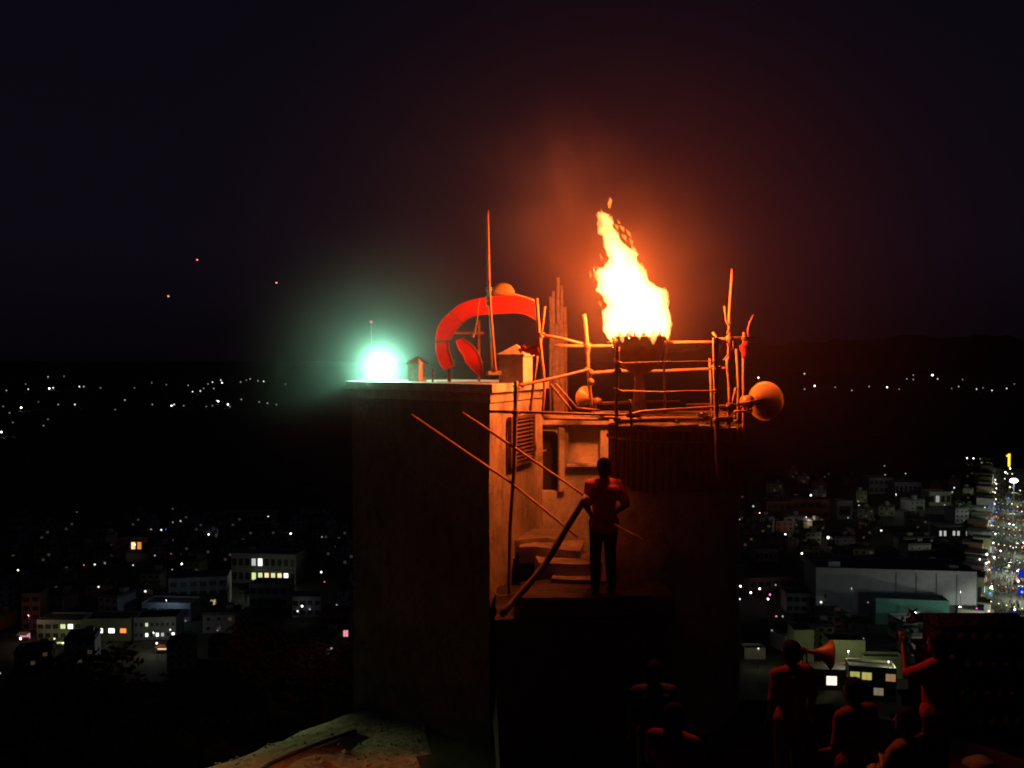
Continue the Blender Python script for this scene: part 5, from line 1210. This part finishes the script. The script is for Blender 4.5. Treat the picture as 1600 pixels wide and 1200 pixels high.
# street illumination: lamp arches assumed over the street to light it
for i in range(9):
    q = sp_(30 + i * 58, 3); root = empty('assumed_arch_lamp', (q.x, q.y, GZ), ang, 'assumed lamp arch over the crowded bright street', 'lamp', 'assumed lamp arches over the bright street')
    bm = NB(); tube(bm, [(0, -12, 0), (0, -12, 7), (0, 0, 9), (0, 12, 7), (0, 12, 0)], .15, 6); link('arch', bm, M_post, root, world_coords=False)
    bm = NB(); bmesh.ops.create_icosphere(bm, subdivisions=1, radius=.3); bm.transform(Matrix.Translation((0, 0, 8.5))); link('bulb', bm, E_L['mid'], root, world_coords=False)
    point('lamp_light', Vector((rnd.uniform(-3, 3), rnd.uniform(-6, 6), 7.0)), rnd.choice((3000, 7000, 4500, 9000)), (.92, 1, .74), .3, root)
for i in range(12):
    u = 40 + i * 38; q0, q1 = sp_(u, -HWID - 1), sp_(u + rnd.uniform(-6, 6), HWID + 12); cc = ['warm', 'mid', 'yellow', 'red', 'blue', 'mid'][i % 6]; z0 = GZ + rnd.uniform(5.5, 8)
    root = empty('string_lights', (q0.x, q0.y, GZ), 0, '%s string of bulbs sagging over the crowded street' % colname[cc], 'string lights', '%s light strings over the bright street' % colname[cc])
    f_ = lambda t: Vector((q0.x + (q1.x - q0.x) * t, q0.y + (q1.y - q0.y) * t, z0 - 2.2 * math.sin(math.pi * t)))
    bm = NB(); tube(bm, [f_(k / 10) for k in range(11)], .04, 4); link('cable', bm, M_cable, root)
    bm = NB()
    for k in range(13): box(bm, f_((k + .5) / 13) - Vector((0, 0, .2)), (.28, .28, .28))
    link('bulb', bm, E_L[cc], root)
# assumed lamps, added so that their light shows on walls
def wall_light(px, py, Y, z, w, col, label):
    p = P(px, py, Y); root = empty('assumed_yard_lamp', (p.x, Y, GZ), 0, label, 'lamp')
    bm = NB(); box(bm, (0, 0, z / 2), (.12, .12, z)); link('post', bm, M_post, root, world_coords=False)
    bm = NB(); box(bm, (0, 0, z + .1), (.5, .3, .12)); link('head', bm, M_post, root, world_coords=False)
    point('lamp_light', Vector((0, -.3, z - .2)), w, col, .25, root)
wall_light(1325, 1060, Yplain(1072), 13, 1500, (.95, 1, .62), 'assumed yard lamp in front of the pale green houses')
wall_light(1388, 1060, Yplain(1090), 13, 700, (.95, 1, .62), 'assumed yard lamp in front of the market galleries')
wall_light(1430, 985, Yplain(1000), 12, 1300, (.75, 1, .9), 'assumed yard lamp in front of the teal hall')
wall_light(1500, 985, Yplain(1005), 22, 420, (.95, .95, 1), 'assumed tall yard lamp before the panelled end of the grey hall')
wall_light(1330, 960, Yplain(990), 20, 140, (.9, .9, 1), 'assumed tall yard lamp before the olive house')
wall_light(110, 1000, Yplain(1030), 9, 900, (1, .95, .7), 'assumed yard lamp before the cream shop row')
wall_light(240, 1000, Yplain(1022), 9, 900, (.9, 1, .9), 'assumed yard lamp before the tube-lit shop')
wall_light(410, 915, Yplain(935), 9, 900, (.9, 1, .85), 'assumed yard lamp before the balcony building')
wall_light(260, 950, Yplain(975), 11, 600, (.6, .85, 1), 'assumed yard lamp before the long teal-grey shed')
wall_light(1260, 800, Yplain(835), 12, 1500, (1, .8, .75), 'assumed yard lamp among the dim houses right of the turret')
wall_light(1400, 775, Yplain(800), 14, 900, (.9, .9, .9), 'assumed yard lamp before the far pale blocks')
wall_light(1185, 1035, Yplain(1045), 8, 300, (1, 1, .8), 'assumed yard lamp before the small pale room')
wall_light(45, 985, Yplain(1005), 12, 500, (1, .7, .5), 'assumed yard lamp beside the narrow brown building')

# --- filler houses: seven patterns, many copies
protos = []
rnd = random.Random(23)
pats = [('cream', W_cream, 12, 10, 7, 2), ('grey', W_grey, 14, 11, 8, 2), ('blue-grey', W_blue, 11, 12, 10, 3), ('brown', W_brick, 13, 9, 6, 2), ('pale green', W_green, 10, 10, 9, 3)]
def house(nm, m, w, d, H, fl, on):
    root = empty('house', (0, 0, GZ), 0)
    bm = NB(); box(bm, (0, 0, H / 2), (w, d, H)); link('wall', bm, m, root, world_coords=False)
    bm = NB(); box(bm, (0, 0, H + .15), (w + .8, d + .8, .28))
    for s in (-1, 1): box(bm, (0, s * (d / 2 - .1), H + .75), (w, .2, .9)); box(bm, (s * (w / 2 - .1), 0, H + .75), (.2, d - .42, .9))
    link('roof', bm, W_roof, root, world_coords=False)
    bm = NB(); box(bm, (w * .22, d * .15, H + 1.6), (3, 3, 2.6)); link('stair_tower', bm, m, root, world_coords=False)
    bm = NB(); lathe(bm, [(.8, H + .3), (.8, H + 1.5), (.3, H + 1.8)], Matrix.Translation((-w * .3, -d * .1, 0)), 10, close=True); link('water_tank', bm, W_dark, root, world_coords=False)
    fh = H / fl; k = 0
    for f_ in range(fl):
        for c_ in range(3):
            bm = NB(); box(bm, (-w / 2 + w / 3 * (c_ + .5), -d / 2 - .04, fh * (f_ + .55)), (1.5, .12, 1.4)); link('window', bm, on if (k in (1, 5)) and on else W_dark, root, world_coords=False); k += 1
    return root
used = set()
n_done = 0
for nm, m, w, d, H, fl in pats:
    for on, onn in ((None, 'unlit'), (emit('room_' + nm.replace(' ', '_').replace('-', '_'), (1, .8, .5), .035), 'dimly lit')):
        pr = house(nm, m, w, d, H, fl, on); first = True
        for q in range(15):
            for _ in range(60):
                side = rnd.random() < .5; az = rnd.uniform(-.56, -.12) if side else rnd.uniform(.22, .55); Y = (rnd.uniform(380, 660) if side else rnd.uniform(400, 900)) if rnd.random() < .85 else rnd.uniform(345, 430)
                x = Y * math.tan(az); key = (int(x // 17), int(Y // 17)); q2 = Vector((x, Y)) - S0; v_ = q2.dot(sn_)
                if key in used or (-32 < v_ < 42) or hill_z(x, Y) > GZ + .5: continue
                # keep clear of the hand-placed buildings
                bad = False
                for o2 in HAND:
                    if abs(o2[0] - x) < o2[2] / 2 + 11 and abs(o2[1] - Y) < o2[3] / 2 + 11: bad = True; break
                if bad: continue
                used.add(key); break
            else: continue
            c = pr if first else copy_tree(pr); first = False
            c.location = (x, Y, GZ); c.rotation_euler = (0, 0, rnd.uniform(-.35, .35))
            where = 'left of the tower' if x < 0 else 'right of the turret'
            tag(c, '%s %s flat-roofed house among the dark roofs %s' % (onn, nm, where), 'house', '%s %s houses %s' % (onn, nm, where)); n_done += 1

# --- town trees, round and dark
def town_tree(px, py, H, label, group=None, seed=0):
    Y = Yplain(py); x = P(px, py, Y).x; rd = random.Random(seed); t = empty('tree', (x, Y, GZ), 0, label, 'tree', group)
    bm = NB(); tube(bm, [(0, 0, 0), (.2, 0, H * .5)], [H * .04, H * .025], 6); link('trunk', bm, M_bark, t, world_coords=False)
    bm = NB()
    for k in range(5): leaves(bm, Vector((rd.uniform(-.2, .2) * H, rd.uniform(-.2, .2) * H, H * rd.uniform(.5, .8))), H * .28, H * .24, 130, H * .06, rd)
    link('crown', bm, M_leaf, t, world_coords=False)
town_tree(1505, 815, 16, 'large round dark tree left of the bright street end', seed=1)
town_tree(1320, 985, 9, 'round dark tree below the olive house', seed=2)
town_tree(1355, 985, 8, 'dark tree in front of the teal hall', seed=3)
town_tree(1400, 1000, 8, 'dark tree between the teal hall and the long green wall', seed=4)
town_tree(430, 965, 9, 'dark tree in front of the unlit grey block', seed=5)
town_tree(330, 965, 9, 'dark tree before the dark three-storey block', seed=6)
town_tree(160, 960, 9, 'dark tree behind the low glowing shop', seed=7)
for i in range(30):
    s = i % 2; px = rnd.uniform(10, 530) if s else rnd.uniform(1170, 1500); py = rnd.uniform(790, 960)
    town_tree(px, py, rnd.uniform(7, 11), 'dark leafy tree among the roofs of the town %s' % ('left of the tower' if s else 'right of the turret'), 'dark trees in the town %s' % ('left of the tower' if s else 'right of the turret'), 50 + i)

# --- red lamps of aircraft high in the sky
def aircraft(px, py, label):
    p = P(px, py, 1500); t = empty('aircraft', p, R(60), label, 'aircraft')
    bm = NB(); tube(bm, [(-3.6, 0, 0), (-2.8, 0, .05), (0, 0, .1), (2.6, 0, 0), (3.4, 0, -.1)], [.15, .35, .6, .55, .15], 8); link('fuselage', bm, M_iron_dk, t, world_coords=False)
    bm = NB(); box(bm, (.6, 0, .4), (1.2, 9.5, .14)); link('wing', bm, M_iron_dk, t, world_coords=False)
    bm = NB(); box(bm, (-3.2, 0, .2), (.7, 3, .1)); box(bm, (-3.3, 0, .8), (.8, .1, 1.1)); link('tail', bm, M_iron_dk, t, world_coords=False)
    bm = NB(); bmesh.ops.create_icosphere(bm, subdivisions=1, radius=1.2); bm.transform(Matrix.Translation((0, 0, -.9))); link('beacon', bm, E_L['beacon'], t, world_coords=False)
aircraft(308, 405, 'highest of the small red lights in the dark sky'); aircraft(432, 441, 'small red light in the sky nearest the floodlight'); aircraft(263, 462, 'lowest and brightest of the red lights in the sky')
